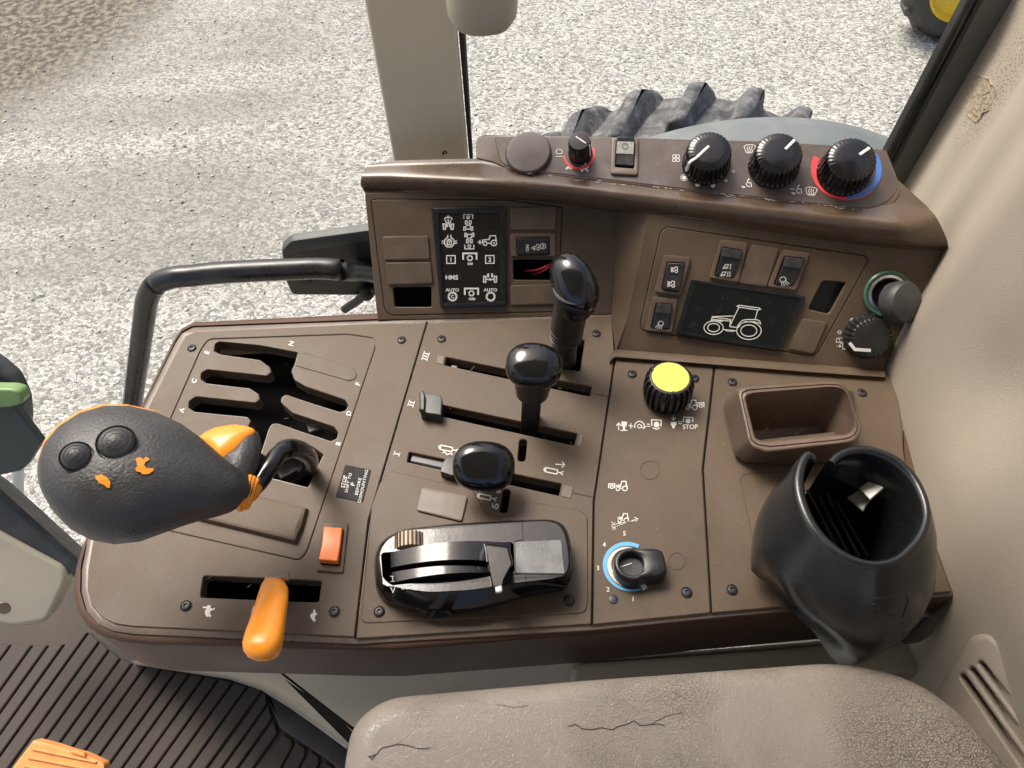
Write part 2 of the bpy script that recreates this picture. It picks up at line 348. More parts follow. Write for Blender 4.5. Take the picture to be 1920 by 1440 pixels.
# ------------------------------------------------------------------ ground
def gravel_mat():
    m = bpy.data.materials.new('gravel'); m.use_nodes = True; nt = m.node_tree; b = nt.nodes['Principled BSDF']; L = nt.links.new
    tc = nd(nt, 'ShaderNodeTexCoord'); o = tc.outputs['Object']
    wn = nd(nt, 'ShaderNodeTexNoise'); wn.inputs['Scale'].default_value = 30; L(o, wn.inputs['Vector'])
    wm = nd(nt, 'ShaderNodeVectorMath', operation='MULTIPLY_ADD'); L(wn.outputs['Color'], wm.inputs[0]); wm.inputs[1].default_value = (.02, .02, .02); L(o, wm.inputs[2])
    mp = nd(nt, 'ShaderNodeMapping'); mp.inputs['Scale'].default_value = (1, 1.35, 1); mp.inputs['Rotation'].default_value = (0, 0, .6); L(wm.outputs[0], mp.inputs[0])
    v = nd(nt, 'ShaderNodeTexVoronoi'); v.inputs['Scale'].default_value = 62; L(mp.outputs[0], v.inputs['Vector'])
    ve = nd(nt, 'ShaderNodeTexVoronoi', feature='DISTANCE_TO_EDGE'); ve.inputs['Scale'].default_value = 62; L(mp.outputs[0], ve.inputs['Vector'])
    sep = nd(nt, 'ShaderNodeSeparateColor'); L(v.outputs['Color'], sep.inputs[0])
    big = nd(nt, 'ShaderNodeTexNoise'); big.inputs['Scale'].default_value = .8; big.inputs['Detail'].default_value = 5; L(o, big.inputs['Vector'])
    cr = nd(nt, 'ShaderNodeValToRGB'); e = cr.color_ramp.elements
    e[0].position = 0; e[0].color = (.165, .163, .143, 1); e[1].position = 1; e[1].color = (.56, .553, .505, 1)
    k = cr.color_ramp.elements.new(.45); k.color = (.365, .358, .325, 1)
    L(sep.outputs[0], cr.inputs[0])
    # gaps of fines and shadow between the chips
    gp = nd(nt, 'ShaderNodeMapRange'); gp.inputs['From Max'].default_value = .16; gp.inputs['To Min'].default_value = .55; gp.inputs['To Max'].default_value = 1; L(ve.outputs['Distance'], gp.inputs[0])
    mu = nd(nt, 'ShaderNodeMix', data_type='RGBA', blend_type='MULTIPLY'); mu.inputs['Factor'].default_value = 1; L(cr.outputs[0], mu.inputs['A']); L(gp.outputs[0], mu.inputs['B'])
    # wheel tracks of packed darker fines, running lengthwise
    mp2 = nd(nt, 'ShaderNodeMapping'); mp2.inputs['Rotation'].default_value = (0, 0, -.28); mp2.inputs['Scale'].default_value = (.22, 1.6, 1); L(o, mp2.inputs[0])
    tr = nd(nt, 'ShaderNodeTexNoise'); tr.inputs['Scale'].default_value = 1.5; tr.inputs['Detail'].default_value = 5; L(mp2.outputs[0], tr.inputs['Vector'])
    t2 = nd(nt, 'ShaderNodeMapRange'); t2.inputs['From Min'].default_value = .38; t2.inputs['From Max'].default_value = .62; L(tr.outputs[0], t2.inputs[0])
    sx = nd(nt, 'ShaderNodeSeparateXYZ'); L(o, sx.inputs[0])
    lf = nd(nt, 'ShaderNodeMapRange', interpolation_type='SMOOTHSTEP'); lf.inputs['From Min'].default_value = -.3; lf.inputs['From Max'].default_value = -1.6; L(sx.outputs['X'], lf.inputs[0])
    fy = nd(nt, 'ShaderNodeMapRange', interpolation_type='SMOOTHSTEP'); fy.inputs['From Min'].default_value = 1.9; fy.inputs['From Max'].default_value = 2.9; L(sx.outputs['Y'], fy.inputs[0])
    fl = nd(nt, 'ShaderNodeMath', operation='MULTIPLY'); L(lf.outputs[0], fl.inputs[0]); L(fy.outputs[0], fl.inputs[1])
    inv = nd(nt, 'ShaderNodeMath', operation='SUBTRACT'); inv.inputs[0].default_value = 1.12; L(t2.outputs[0], inv.inputs[1])
    tf = nd(nt, 'ShaderNodeMath', operation='MULTIPLY', use_clamp=True); L(fl.outputs[0], tf.inputs[0]); L(inv.outputs[0], tf.inputs[1])
    tk = nd(nt, 'ShaderNodeMath', operation='MULTIPLY'); L(tf.outputs[0], tk.inputs[0]); tk.inputs[1].default_value = .55
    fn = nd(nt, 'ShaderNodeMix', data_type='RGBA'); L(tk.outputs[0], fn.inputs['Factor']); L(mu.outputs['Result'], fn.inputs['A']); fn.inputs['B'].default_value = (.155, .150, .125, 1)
    # bare earth with straw at the far front corner
    dd = nd(nt, 'ShaderNodeVectorMath', operation='DISTANCE'); L(o, dd.inputs[0]); dd.inputs[1].default_value = (-3.7, 5.5, 0)
    dn = nd(nt, 'ShaderNodeMath', operation='MULTIPLY_ADD'); L(big.outputs[0], dn.inputs[0]); dn.inputs[1].default_value = 1.6; L(dd.outputs['Value'], dn.inputs[2])
    de = nd(nt, 'ShaderNodeMapRange', interpolation_type='SMOOTHSTEP'); de.inputs['From Min'].default_value = 2.75; de.inputs['From Max'].default_value = 1.9; L(dn.outputs[0], de.inputs[0])
    en = nd(nt, 'ShaderNodeTexNoise'); en.inputs['Scale'].default_value = 22; en.inputs['Detail'].default_value = 8; L(o, en.inputs['Vector'])
    ec = nd(nt, 'ShaderNodeValToRGB'); q = ec.color_ramp.elements; q[0].position = .42; q[0].color = (.05, .042, .031, 1); q[1].position = .62; q[1].color = (.21, .18, .13, 1); L(en.outputs[0], ec.inputs[0])
    ex = nd(nt, 'ShaderNodeMix', data_type='RGBA'); L(de.outputs[0], ex.inputs['Factor']); L(fn.outputs['Result'], ex.inputs['A']); L(ec.outputs[0], ex.inputs['B'])
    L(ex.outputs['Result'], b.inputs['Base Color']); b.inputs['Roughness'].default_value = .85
    # chip relief: each chip a tilted facet
    hg = nd(nt, 'ShaderNodeMapRange'); hg.inputs['From Max'].default_value = .35; L(ve.outputs['Distance'], hg.inputs[0])
    h2 = nd(nt, 'ShaderNodeMath', operation='MULTIPLY_ADD'); L(sep.outputs[1], h2.inputs[0]); h2.inputs[1].default_value = .8; L(hg.outputs[0], h2.inputs[2])
    bp = nd(nt, 'ShaderNodeBump'); bp.inputs['Strength'].default_value = .45; bp.inputs['Distance'].default_value = .007; L(h2.outputs[0], bp.inputs['Height']); L(bp.outputs[0], b.inputs['Normal'])
    return m
GZ = -1.90
g = G(); g.add([(-70, -70, GZ), (70, -70, GZ), (70, 70, GZ), (-70, 70, GZ)], [(0, 1, 2, 3)])
o = solo('gravel_ground', g, gravel_mat(), 'pale crushed gravel yard outside the cab windows', 'ground', kind='structure', loc=Vector((0, 0, GZ)), sharp=-38)
# scattered loose chips lying on the sheet, one object
g = G()
for _ in range(1300):
    while True:
        x = random.uniform(-3.4, 2.9); y = random.uniform(.9, 5.2)
        if abs(x) < .75*y+.4: break
    s = random.uniform(.005, .012); a = random.uniform(0, 6.28); t = random.uniform(-.5, .5)
    ax = Vector((math.cos(a), math.sin(a), t*.5))*s; ay = Vector((-math.sin(a), math.cos(a), random.uniform(-.4, .4)))*s*random.uniform(.45, .8); az = Vector((random.uniform(-.3, .3), random.uniform(-.3, .3), 1))*s*random.uniform(.35, .6)
    c = Vector((x, y, GZ+s*.3)); k = random.uniform(.4, .8)
    vs = [c-ax-ay*k, c+ax*k-ay, c+ax+ay*k, c-ax*k+ay, c-ax*.6-ay*.4+az, c+ax*.5-ay*.5+az, c+ax*.4+ay*.6+az*k, c-ax*.5+ay*.4+az]
    g.add(vs, [(4, 5, 6, 7), (0, 1, 5, 4), (1, 2, 6, 5), (2, 3, 7, 6), (3, 0, 4, 7)])
CH = bpy.data.materials.new('gravel_chip'); CH.use_nodes = True
_n = CH.node_tree; _b = _n.nodes['Principled BSDF']; _i = nd(_n, 'ShaderNodeNewGeometry'); _c = nd(_n, 'ShaderNodeValToRGB')
_c.color_ramp.elements[0].color = (.20, .19, .17, 1); _c.color_ramp.elements[1].color = (.70, .68, .62, 1)
_n.links.new(_i.outputs['Random Per Island'], _c.inputs[0]); _n.links.new(_c.outputs[0], _b.inputs['Base Color']); _b.inputs['Roughness'].default_value = .8
o = solo('loose_gravel', g, CH, 'loose stone chips lying on the gravel yard', 'gravel', kind='stuff', loc=Vector((0, 2.5, GZ)), sharp=-20)

# ------------------------------------------------------------------ dashboard planes
def upright(p, q, rise):
    a, b = Z(*p), Z(*q); t = (b-a).normalized(); s = Vector((0, 0, 1)).cross(t)
    return Pl(a, t.cross(s*math.cos(math.radians(rise))+Vector((0, 0, 1))*math.sin(math.radians(rise))))
PL = upright((712, 600), (1147, 588), 47)
PR = upright((1153, 656), (1655, 694), 47)
A_ = PL.U(956, 316, .012); B_ = PR.U(1630, 392, .012)
t_ = (B_-A_).normalized(); s_ = Vector((0, 0, 1)).cross(t_).normalized()
PT = Pl(A_, t_.cross(s_*math.cos(math.radians(25))+Vector((0, 0, 1))*math.sin(math.radians(25))))
YW = 0.70                                             # window plane behind the dashboard
PWIN = Pl((0, YW, 0), (0, -1, 0))

# ------------------------------------------------------------------ tractor rear tyre and fender outside
TYRE = mat('tyre_rubber', (.080, .082, .084), .65, .6, 26, .8, 120, spec=.3, dust=.75, dustcol=(.36, .36, .35), ds=34)
TC = Vector((.52, 1.66, -1.245)); TR = .62
g = G(); prof = [(.28, -.21), (.42, -.245), (.54, -.25), (.598, -.225), (.618, -.12), (.622, 0), (.618, .12), (.598, .225), (.54, .25), (.42, .245), (.28, .21)]
lathe(g, TC, (0, 1, 0), prof, 96, cap=True)
NL = 25
def tyre_pt(ang, w, r): return TC+Vector((math.sin(ang)*r, w, math.cos(ang)*r))
for k in range(NL*2):
    sgn = 1 if k % 2 else -1; a0 = 2*math.pi*(k/2+.12)/NL*1.0
    rows = []
    for j, (wf, r0) in enumerate(((.015, .05), (.09, .056), (.17, .055), (.235, .045))):
        a = a0 + .115*j/3*2*0.9 * 1.0; w = sgn*wf; hw = .030+.005*j; rb = .605 if j < 3 else .575
        top = rb+r0+.015 if j < 3 else rb+r0
        rows.append([tyre_pt(a-hw*2.3, w, rb), tyre_pt(a-hw*1.5, w, rb+(top-rb)*.42), tyre_pt(a-hw*1.0, w, top-.008), tyre_pt(a-hw*.55, w, top), tyre_pt(a+hw*.55, w, top), tyre_pt(a+hw*1.0, w, top-.008), tyre_pt(a+hw*1.5, w, rb+(top-rb)*.42), tyre_pt(a+hw*2.3, w, rb)])
    g.grid(rows); m_ = len(rows[0])
    g.add(rows[0], [tuple(range(m_))]); g.add(rows[-1], [tuple(range(m_))])
solo('rear_tyre', g, TYRE, 'dusty lugged rear tractor tyre standing outside beyond the knob row', 'tyre', sharp=75, bevel=.012)
FEND = mat('fender_grey', (.125, .14, .137), .5, .1, 8, .1, 300, dust=.3, dustcol=(.3, .29, .27), ds=12)
g = G(); rows = []
FC = Vector((.53, 1.20, -1.068)); FR = .72
for w, dr in ((-.16, -.03), (-.14, -.005), (-.10, 0), (.10, 0), (.14, -.008), (.155, -.04)):
    rows.append([FC+Vector((math.sin(a)*(FR+dr), w, math.cos(a)*(FR+dr))) for a in [math.radians(-62+124*k/50) for k in range(51)]])
g.grid(rows)
o = solo('fender', g, FEND, 'smooth grey green fender curving in front of the rear tyre', 'fender', sharp=60)
sm = o.modifiers.new('thick', 'SOLIDIFY'); sm.thickness = .006

# ------------------------------------------------------------------ wheel of the yellow machine parked beyond
PG = PZ(GZ)
wx = Vector((-.15, -1, .0)).normalized(); WR = .33
wc = PZ(GZ+WR).U(1808, -42)
wheel = thing('parked_wheel', 'black tyred wheel with yellow rim on the gravel at the top right', 'wheel', Vector((wc.x, wc.y, GZ)))
g = G(); lathe(g, wc, wx, [(.16, -.11), (.25, -.13), (.30, -.12), (.325, -.06), (.325, .06), (.30, .11), (.26, .13), (.205, .12), (.195, .09)], 48, cap=False)
a_, b_ = frame(wx)
for k in range(26):
    t = 2*math.pi*k/26; d = a_*math.cos(t)+b_*math.sin(t); e = b_*math.cos(t)-a_*math.sin(t); sg = 1 if k % 2 else -1
    g.box(wc+d*.322+wx*(.06*sg), d*.014, e*.018+wx*.010*sg, wx*.055)
part('tyre', g, mat('parked_tyre_rubber', (.045, .043, .042), .65, .3, 10, .5, 120, dust=.5, dustcol=(.25, .22, .18), ds=7), wheel, bevel=.004)
YEL = mat('yellow_rim_paint', (.80, .52, .02), .35, .08, 10, .03, 200, dust=.2, dustcol=(.4, .3, .1), ds=12)
g = G(); lathe(g, wc, wx, [(.204, .09), (.204, .123), (.193, .128), (.184, .12), (.170, .065), (.13, .05), (.11, .055), (.07, .09), (.05, .10)], 40)
rim = part('rim', g, YEL, wheel)
for k in range(6):
    g = G(); t = 2*math.pi*k/6; lathe(g, wc+wx*.054+(a_*math.cos(t)+b_*math.sin(t))*.12, wx, [(.016, 0), (.016, .010), (.010, .018), (.010, .026)], 10); part('bolt', g, SCREWM, rim)

# ------------------------------------------------------------------ cab shell: added light-blocking roof, pillars, panes
g = G(); g.box((-.30, -.30, .98), (.80, 0, 0), (0, .84, 0), (0, 0, .05))  # unseen slab, added only to shape the light in the cab
solo('light_blocker_roof', g, mat('blocker_roof_lining', (.34, .31, .26), .8, .05, 6, .3, 300), 'unseen beige roof slab added to shape the light over the console', 'roof', bevel=.02)
def vslab(g, poly, P, depth, off=0): return plate(g, poly, [], P, off, depth, ch=.004, seg=3)
g = G(); vslab(g, [(640, -190), (820, -190), (853, 30), (877, 300), (884, 420), (756, 420), (737, 300), (684, 10)], PWIN, .03)
pil = thing('cab_pillar', 'scratched beige cab pillar rising behind the left end of the dashboard', 'pillar', Vector((-.075, YW, .0)))
part('post', g, mat('pillar_paint', (.60, .55, .425), .5, .06, 10, .1, 500, dust=.12, dustcol=(.32, .28, .22), ds=14), pil)
g = G(); vslab(g, [(823, -190), (845, -190), (873, 60), (887, 300), (892, 420), (886, 420), (880, 300), (857, 30)], PWIN, .012, -.006)
part('window_seal', g, SEAL, pil)
# scratches on the pillar
SCR = mat('pale_scratch', (.66, .62, .53), .6, .1, 100)
g = G()
for _ in range(26):
    x = random.uniform(735, 855); y = random.uniform(185, 275); a = random.uniform(-1.2, 1.2); l = random.uniform(8, 34)
    pts = [(x+l*t*math.sin(a+t*.5), y+l*t*math.cos(a+t*.5)) for t in (0, .35, .7, 1)]
    pts = [(min(max(p[0], 722), 868), min(p[1], 288)) for p in pts]
    ribbon(g, pts, random.uniform(.5, .9), PWIN, .0006)
part('scratch', g, SCR, pil)
g = G(); ribbon(g, [(829, 288), (834, 283), (838, 286), (832, 290), (830, 285)], 1.6, PWIN, .0006); part('scuff_mark', g, VOID, pil)

wp = thing('window_post', 'black and grey window post slanting up beside the beige wall trim', 'window post', Vector((.46, YW, -.05)))
g = G(); vslab(g, [(1848, -60), (1960, -60), (1920, 0), (1726, 345), (1665, 445), (1590, 440), (1675, 300), (1684, 283)], PWIN, .012)
part('post', g, POSTP, wp)
g = G(); vslab(g, [(1846, -58), (1816, 0), (1666, 283), (1590, 425), (1600, 425), (1678, 285), (1828, 0), (1858, -58)], PWIN, .012, .003)
part('window_seal', g, SEAL, wp)
g = G(); vslab(g, [(1868, -62), (1836, 0), (1684, 288), (1610, 425), (1616, 425), (1690, 292), (1843, 0), (1876, -62)], PWIN, .012, .005)
part('inner_seal', g, SEAL, wp)
GL = bpy.data.materials.new('window_glass'); GL.use_nodes = True; _n = GL.node_tree; _n.nodes.clear()
_o = nd(_n, 'ShaderNodeOutputMaterial'); _t = nd(_n, 'ShaderNodeBsdfTransparent'); _t.inputs[0].default_value = (.97, .985, .975, 1); _gl = nd(_n, 'ShaderNodeBsdfGlossy'); _gl.inputs['Roughness'].default_value = .02
_m = nd(_n, 'ShaderNodeMixShader'); _m.inputs[0].default_value = .025
_n.links.new(_t.outputs[0], _m.inputs[1]); _n.links.new(_gl.outputs[0], _m.inputs[2]); _n.links.new(_m.outputs[0], _o.inputs[0])
PG2 = Pl((0, YW+.012, 0), (0, -1, 0))
g = G(); g.add([PG2.U(*p) for p in ((862, -190), (1850, -190), (1850, -60), (1640, 420), (885, 420))], [(0, 1, 2, 3, 4)])
solo('window_pane', g, GL, 'clear side window pane between the beige pillar and the black post', 'window pane', sharp=-38)
g = G(); g.add([PG2.U(*p) for p in ((-500, -190), (660, -190), (760, 420), (-40, 920), (-500, 700))], [(0, 1, 2, 3, 4)])
solo('door_pane', g, GL, 'clear door window pane left of the beige pillar', 'window pane', sharp=-38)

# rounded beige housing at the top edge, hung beside the pillar
PH = Pl((0, .62, 0), (0, -1, .0))
g = G(); rows = []
for py, x0, x1, t in ((-60, 832, 968, .03), (-20, 834, 972, .033), (15, 838, 969, .033), (32, 846, 958, .030), (43, 862, 936, .022), (49, 884, 910, .010)):
    A = PH.U(x0, py); B = PH.U(x1, py); c = (A+B)/2; s = (B-A)/2
    rows.append([c+s*math.copysign(abs(math.cos(q))**.75, math.cos(q))+Vector((0, 1, 0))*t*math.copysign(abs(math.sin(q))**.75, math.sin(q)) for q in [2*math.pi*k/28 for k in range(28)]])
g.grid(rows, close=True, cap0=True, cap1=True)
lamp = thing('lamp_housing', 'rounded beige lamp housing hanging at the top edge by the pillar', 'lamp housing', PH.U(905, 0))
part('shell', g, BEIGE, lamp, sharp=70)

# ------------------------------------------------------------------ door latch housing and grab rail
PD = Pl((0, .66, 0), (0, -1, 0))
lat = thing('door_latch', 'dark grey door latch housing behind the bent grab rail', 'door latch', PD.U(650, 550))
g = G(); plate(g, rnd([(527, 465), (545, 452), (690, 432), (720, 432), (720, 555), (548, 554), (535, 528)], 8), [], PD, 0, .010, ch=.003, seg=2); part('case', g, POSTG, lat)
g = G(); plate(g, rnd([(527, 470), (545, 452), (690, 432), (720, 430), (720, 452), (690, 455), (560, 474), (533, 482)], 6), [], PD, .006, .012, ch=.004, seg=2); part('cover', g, mat('latch_grey', (.055, .062, .060), .5, .1, 20), lat)
g = G(); sweep(g, spline([PD.U(646, 580, .0), PD.U(668, 566, .006), PD.U(685, 552, .01)], 4), [.0055]*9, n=12); part('link_rod', g, POSTG, lat)
g = G(); lathe(g, PD.U(688, 548, .01), (0, -1, .3), [(.008, -.01), (.010, 0), (.008, .008), (.003, .011)], 14); part('link_joint', g, SEAL, lat)
g = G(); lathe(g, PD.U(571, 527, .001), (0, -1, 0), [(.008, -.004), (.008, .002), (.004, .003)], 12); part('latch_screw', g, SCREWM, lat)
g = G(); PH2 = Pl((0, .62, 0), (0, -1, 0))
pts = [PD.U(700, 512, 0), PD.U(668, 508, .022), PH2.U(640, 506), PH2.U(600, 503), PH2.U(540, 505), PH2.U(420, 511), PH2.U(360, 517), PH2.U(322, 521), PH2.U(292, 534), PH2.U(276, 562), PH2.U(270, 600), PH2.U(259, 680), PH2.U(248, 760), PH2.U(238, 840), PH2.U(225, 950)]
pts = spline(pts, 6); sweep(g, pts, [.0125]*len(pts), n=20)
solo('grab_rail', g, mat('black_tube_paint', (.016, .017, .018), .28, .15, 30, .05, 300, dust=.12, dustcol=(.16, .15, .13), ds=20), 'black bent tube grab rail rising left of the console', 'grab rail', sharp=70)

# ------------------------------------------------------------------ left edge: mirror like housing, pole, front post
PE = Pl((0, .75, 0), (0, -1, .5))
hs = thing('work_lamp_housing', 'dark grey angular housing with a green bar at the left edge', 'lamp housing', PE.U(0, 800))
g = G(); plate(g, rnd([(-90, 640), (-16, 684), (18, 712), (38, 755), (42, 800), (20, 880), (-90, 900)], 12), [], PE, -.03, .03, ch=.008, seg=3); part('shell', g, POSTG, hs)
g = G(); plate(g, rnd([(-90, 742), (0, 757), (24, 760), (78, 830), (52, 872), (38, 884), (0, 892), (-90, 905)], 5), [], PE, .01, .012, ch=.003, seg=2); part('visor', g, mat('dark_green_grey', (.038, .048, .046), .45, .1, 10, .05, 300), hs)
g = G(); plate(g, rnd([(-90, 728), (20, 730), (36, 735), (42, 748), (40, 758), (24, 764), (-90, 772)], 7), [], PE, .022, .02, ch=.004, seg=3); part('green_bar', g, mat('dull_green', (.16, .27, .09), .4, .1, 20), hs)
PO = Pl((0, .85, 0), (0, -1, .0))
g = G(); sweep(g, [PO.U(34, 1010), PO.U(34, 930), PO.U(34, 860), PO.U(30, 700)], [.011]*4, n=16)
solo('mirror_pole', g, mat('galvanised', (.42, .46, .48), .4, .1, 40, metal=.6), 'pale grey metal pole below the dark housing at the left edge', 'pole')

PA = Pl(Z(130, 1085, -.50), (.35, -.75, .9))
fp = thing('front_corner_post', 'beige front corner post with a black seal at the lower left', 'corner post', PA.U(60, 1170))
g = G(); plate(g, rnd([(-160, 890), (0, 998), (118, 1062), (126, 1078), (121, 1100), (92, 1160), (78, 1170), (30, 1178), (0, 1172), (-160, 1140)], [0, 0, 10, 10, 10, 14, 10, 14, 0, 0]), [], PA, 0, .05, ch=.008, seg=3)
part('panel', g, BEIGE, fp)
g = G(); plate(g, [(-160, 800), (0, 916), (146, 1048), (139, 1084), (124, 1068), (0, 1000), (-160, 893)], [], PA, -.008, .05, ch=.003, seg=2); part('window_seal', g, POSTG, fp)
g = G(); plate(g, [(-160, 800), (0, 916), (146, 1048), (144, 1058), (0, 932), (-160, 815)], [], PA, -.004, .05, ch=.002, seg=2); part('outer_seal', g, SEAL, fp)
g = G(); plate(g, ell(6, 1140, 14, 11, 20), [], PA, .001, .003, ch=.001); part('plug', g, BROWNL, fp)

# ------------------------------------------------------------------ floor mat, pedal
FZ = -.75
PF = PZ(FZ)
g = G(); g.add([PF.U(-260, 1060), PF.U(60, 1040), PF.U(260, 1100), PF.U(560, 1180), PF.U(800, 1330), PF.U(800, 1600), PF.U(-260, 1600)], [(0, 6, 5, 4, 3, 2, 1)])
mt = thing('floor_mat', 'ribbed dark brown rubber floor mat below the console', 'floor mat', PF.U(300, 1350))
part('mat_sheet', g, MATR, mt)
st = [(20, 1206), (60, 1208), (90, 1208), (120, 1206), (165, 1184), (186, 1201), (204, 1217), (225, 1233), (248, 1242), (273, 1247), (302, 1253), (329, 1258), (355, 1262), (382, 1267), (409, 1272), (436, 1278), (464, 1285), (492, 1292)]
g = G()
for i in range(-9, len(st)-1):
    if i < 0: (x0, y0), (x1, y1) = (20+i*30-0, 1206), (50+i*30-0, 1207)
    else: (x0, y0), (x1, y1) = st[i], st[i+1]
    d = .715; e = 290
    plate(g, [(x0+3, y0+1), (x1-1.5, y1+1), (x1-1.5-d*e, y1+e), (x0+3-d*e, y0+e)], [], PF, .006, .006, ch=.0018, seg=1)
# stepped end of the ribs
for q in ([(496, 1296), (501, 1318), (331, 1556), (310, 1556)], [(503, 1322), (510, 1346), (360, 1556), (336, 1556)], [(513, 1350), (520, 1374), (390, 1556), (366, 1556)], [(526, 1382), (530, 1376), (546, 1386), (548, 1398), (440, 1600), (400, 1600)], [(552, 1398), (558, 1393), (572, 1402), (572, 1416), (470, 1600), (440, 1600)], [(577, 1414), (584, 1410), (598, 1418), (597, 1432), (510, 1600), (475, 1600)], [(602, 1432), (610, 1428), (624, 1438), (560, 1600), (520, 1600)]):
    plate(g, q, [], PF, .006, .006, ch=.0018)
part('rib', g, MATR, mt)
g = G(); plate(g, rnd([(498, 1296), (640, 1384), (720, 1440), (720, 1600), (640, 1560), (628, 1436), (560, 1390), (524, 1366)], 6), [], PF, .012, .012, ch=.004, seg=2); part('mat_border', g, SEAL, mt)
g = G(); PP = Pl(Z(100, 1420, -.60), (.1, -.35, 1))
pd = thing('orange_pedal', 'worn orange foot pedal at the bottom left corner', 'pedal', PP.U(90, 1440, -.1))
plate(g, rnd([(62, 1387), (98, 1396), (128, 1406), (158, 1414), (196, 1432), (190, 1500), (10, 1500), (22, 1440)], 6), [], PP, 0, .02, ch=.003, seg=2); part('tread_plate', g, PEDAL, pd)
g = G()
for y in (1402, 1418, 1434, 1450): plate(g, [(62-(y-1400)*.5, y), (180+(y-1402)*.2, y+26), (179+(y-1402)*.2, y+30), (60-(y-1400)*.5, y+5)], [], PP, .003, .004, ch=.001)
plate(g, rnd([(128, 1404), (140, 1406), (158, 1412), (160, 1420), (132, 1412)], 2), [], PP, .004, .006, ch=.001)
part('tread_bar', g, PEDAL, pd)
g = G(); g.box(PP.U(110, 1470, -.07), (.02, 0, 0), (0, .03, 0), (0, 0, .07)); part('pedal_arm', g, POSTG, pd)

# ------------------------------------------------------------------ beige wall trim to the right
def lerp(tab, x):
    if x <= tab[0][0]: return tab[0][1]
    for (a, p), (b, q) in zip(tab, tab[1:]):
        if x <= b: t = (x-a)/(b-a); t = t*t*(3-2*t); return p+(q-p)*t
    return tab[-1][1]
WX = [(-.6, .315), (.0, .322), (.2, .329), (.41, .349), (.5, .392), (.6, .441), (.70, .479)]
def wallx(y, z):
    x = lerp(WX, y)+.10*z
    # a soft roll standing proud of the back part, with a valley before it
    x += .018*math.exp(-((y-.30)/.05)**2)*lerp([(.02, 0), (.12, 1)], z) - .03*lerp([(.05, 1), (.24, 0)], y)*lerp([(.0, 0), (.10, 1)], z)
    return x
wt = thing('wall_trim', 'grained beige wall trim with a torn spot, right of the dashboard', 'wall trim', Vector((.35, .3, -.4)))
ys = [-.04+.74*k/90 for k in range(91)]; zs = [-.45+.85*k/80 for k in range(81)]
g = G(); g.grid([[Vector((wallx(y, z), y, z)) for y in ys] for z in zs])
def trim_mat():
    m = mat('beige_trim', (.325, .282, .222), .62, .06, 5, .4, 900, dust=.06, dustcol=(.2, .165, .13), ds=6)
    nt = m.node_tree; L = nt.links.new; b = nt.nodes['Principled BSDF']; src = b.inputs['Base Color'].links[0].from_socket
    tc = nd(nt, 'ShaderNodeTexCoord')
    # worn grain round the torn spot: dark specks where the coating has rubbed through
    vd = nd(nt, 'ShaderNodeVectorMath', operation='DISTANCE'); L(tc.outputs['Object'], vd.inputs[0]); vd.inputs[1].default_value = WEAR
    nz = nd(nt, 'ShaderNodeTexNoise'); nz.inputs['Scale'].default_value = 18; L(tc.outputs['Object'], nz.inputs['Vector'])
    am = nd(nt, 'ShaderNodeMath', operation='MULTIPLY_ADD'); L(nz.outputs[0], am.inputs[0]); am.inputs[1].default_value = .11; L(vd.outputs['Value'], am.inputs[2])
    mr = nd(nt, 'ShaderNodeMapRange', interpolation_type='SMOOTHSTEP'); mr.inputs['From Min'].default_value = .16; mr.inputs['From Max'].default_value = .085; L(am.outputs[0], mr.inputs[0])
    vo = nd(nt, 'ShaderNodeTexVoronoi'); vo.inputs['Scale'].default_value = 420; L(tc.outputs['Object'], vo.inputs['Vector'])
    sp = nd(nt, 'ShaderNodeMapRange'); sp.inputs['From Min'].default_value = .40; sp.inputs['From Max'].default_value = .22; L(vo.outputs['Distance'], sp.inputs[0])
    mm = nd(nt, 'ShaderNodeMath', operation='MULTIPLY'); L(mr.outputs[0], mm.inputs[0]); L(sp.outputs[0], mm.inputs[1])
    x = nd(nt, 'ShaderNodeMix', data_type='RGBA'); L(mm.outputs[0], x.inputs['Factor']); L(src, x.inputs['A']); x.inputs['B'].default_value = (.075, .058, .04, 1); L(x.outputs['Result'], b.inputs['Base Color'])
    return m
def wall_hit(px, py):
    d = ray(px, py); t = .2
    for _ in range(4000):
        p = CAM+d*t
        if p.x > wallx(p.y, p.z): return p
        t += .0005
    return p
spot = wall_hit(1838, 182)
WEAR = tuple(wall_hit(1868, 130)-Vector((.35, .3, -.4)))
part('lining', g, trim_mat(), wt, sharp=-70)
# torn spot: a ragged pit of exposed foam
g = G(); rng = random.Random(3); n = 44; rows = []; edge_ = [1+.10*math.sin(3*k*.1428+1)+.07*math.sin(7*k*.1428)+rng.uniform(-.05, .05) for k in range(n)]
for q, r in enumerate((1.08, 1.0, .93, .84, .74, .63, .52, .40, .28, .15)):
    row = []
    for k in range(n):
        a = 2*math.pi*k/n; px = 1838+26*r*edge_[k]*math.cos(a)+6*math.sin(a)*r; py = 182-41*r*edge_[k]*math.sin(a)
        p = wall_hit(px, py); hh = (-.0006, .0010, .0004, .0002)[min(q, 3)]+(rng.uniform(-.0007, .0009) if q else 0)
        row.append(p+Vector((-1, -.4, .1)).normalized()*hh)
    rows.append(row)
g.grid(rows, close=True, cap1=True)
part('torn_spot', g, mat('exposed_foam', (.24, .19, .13), .9, .35, 120, .8, 250), wt, sharp=15)
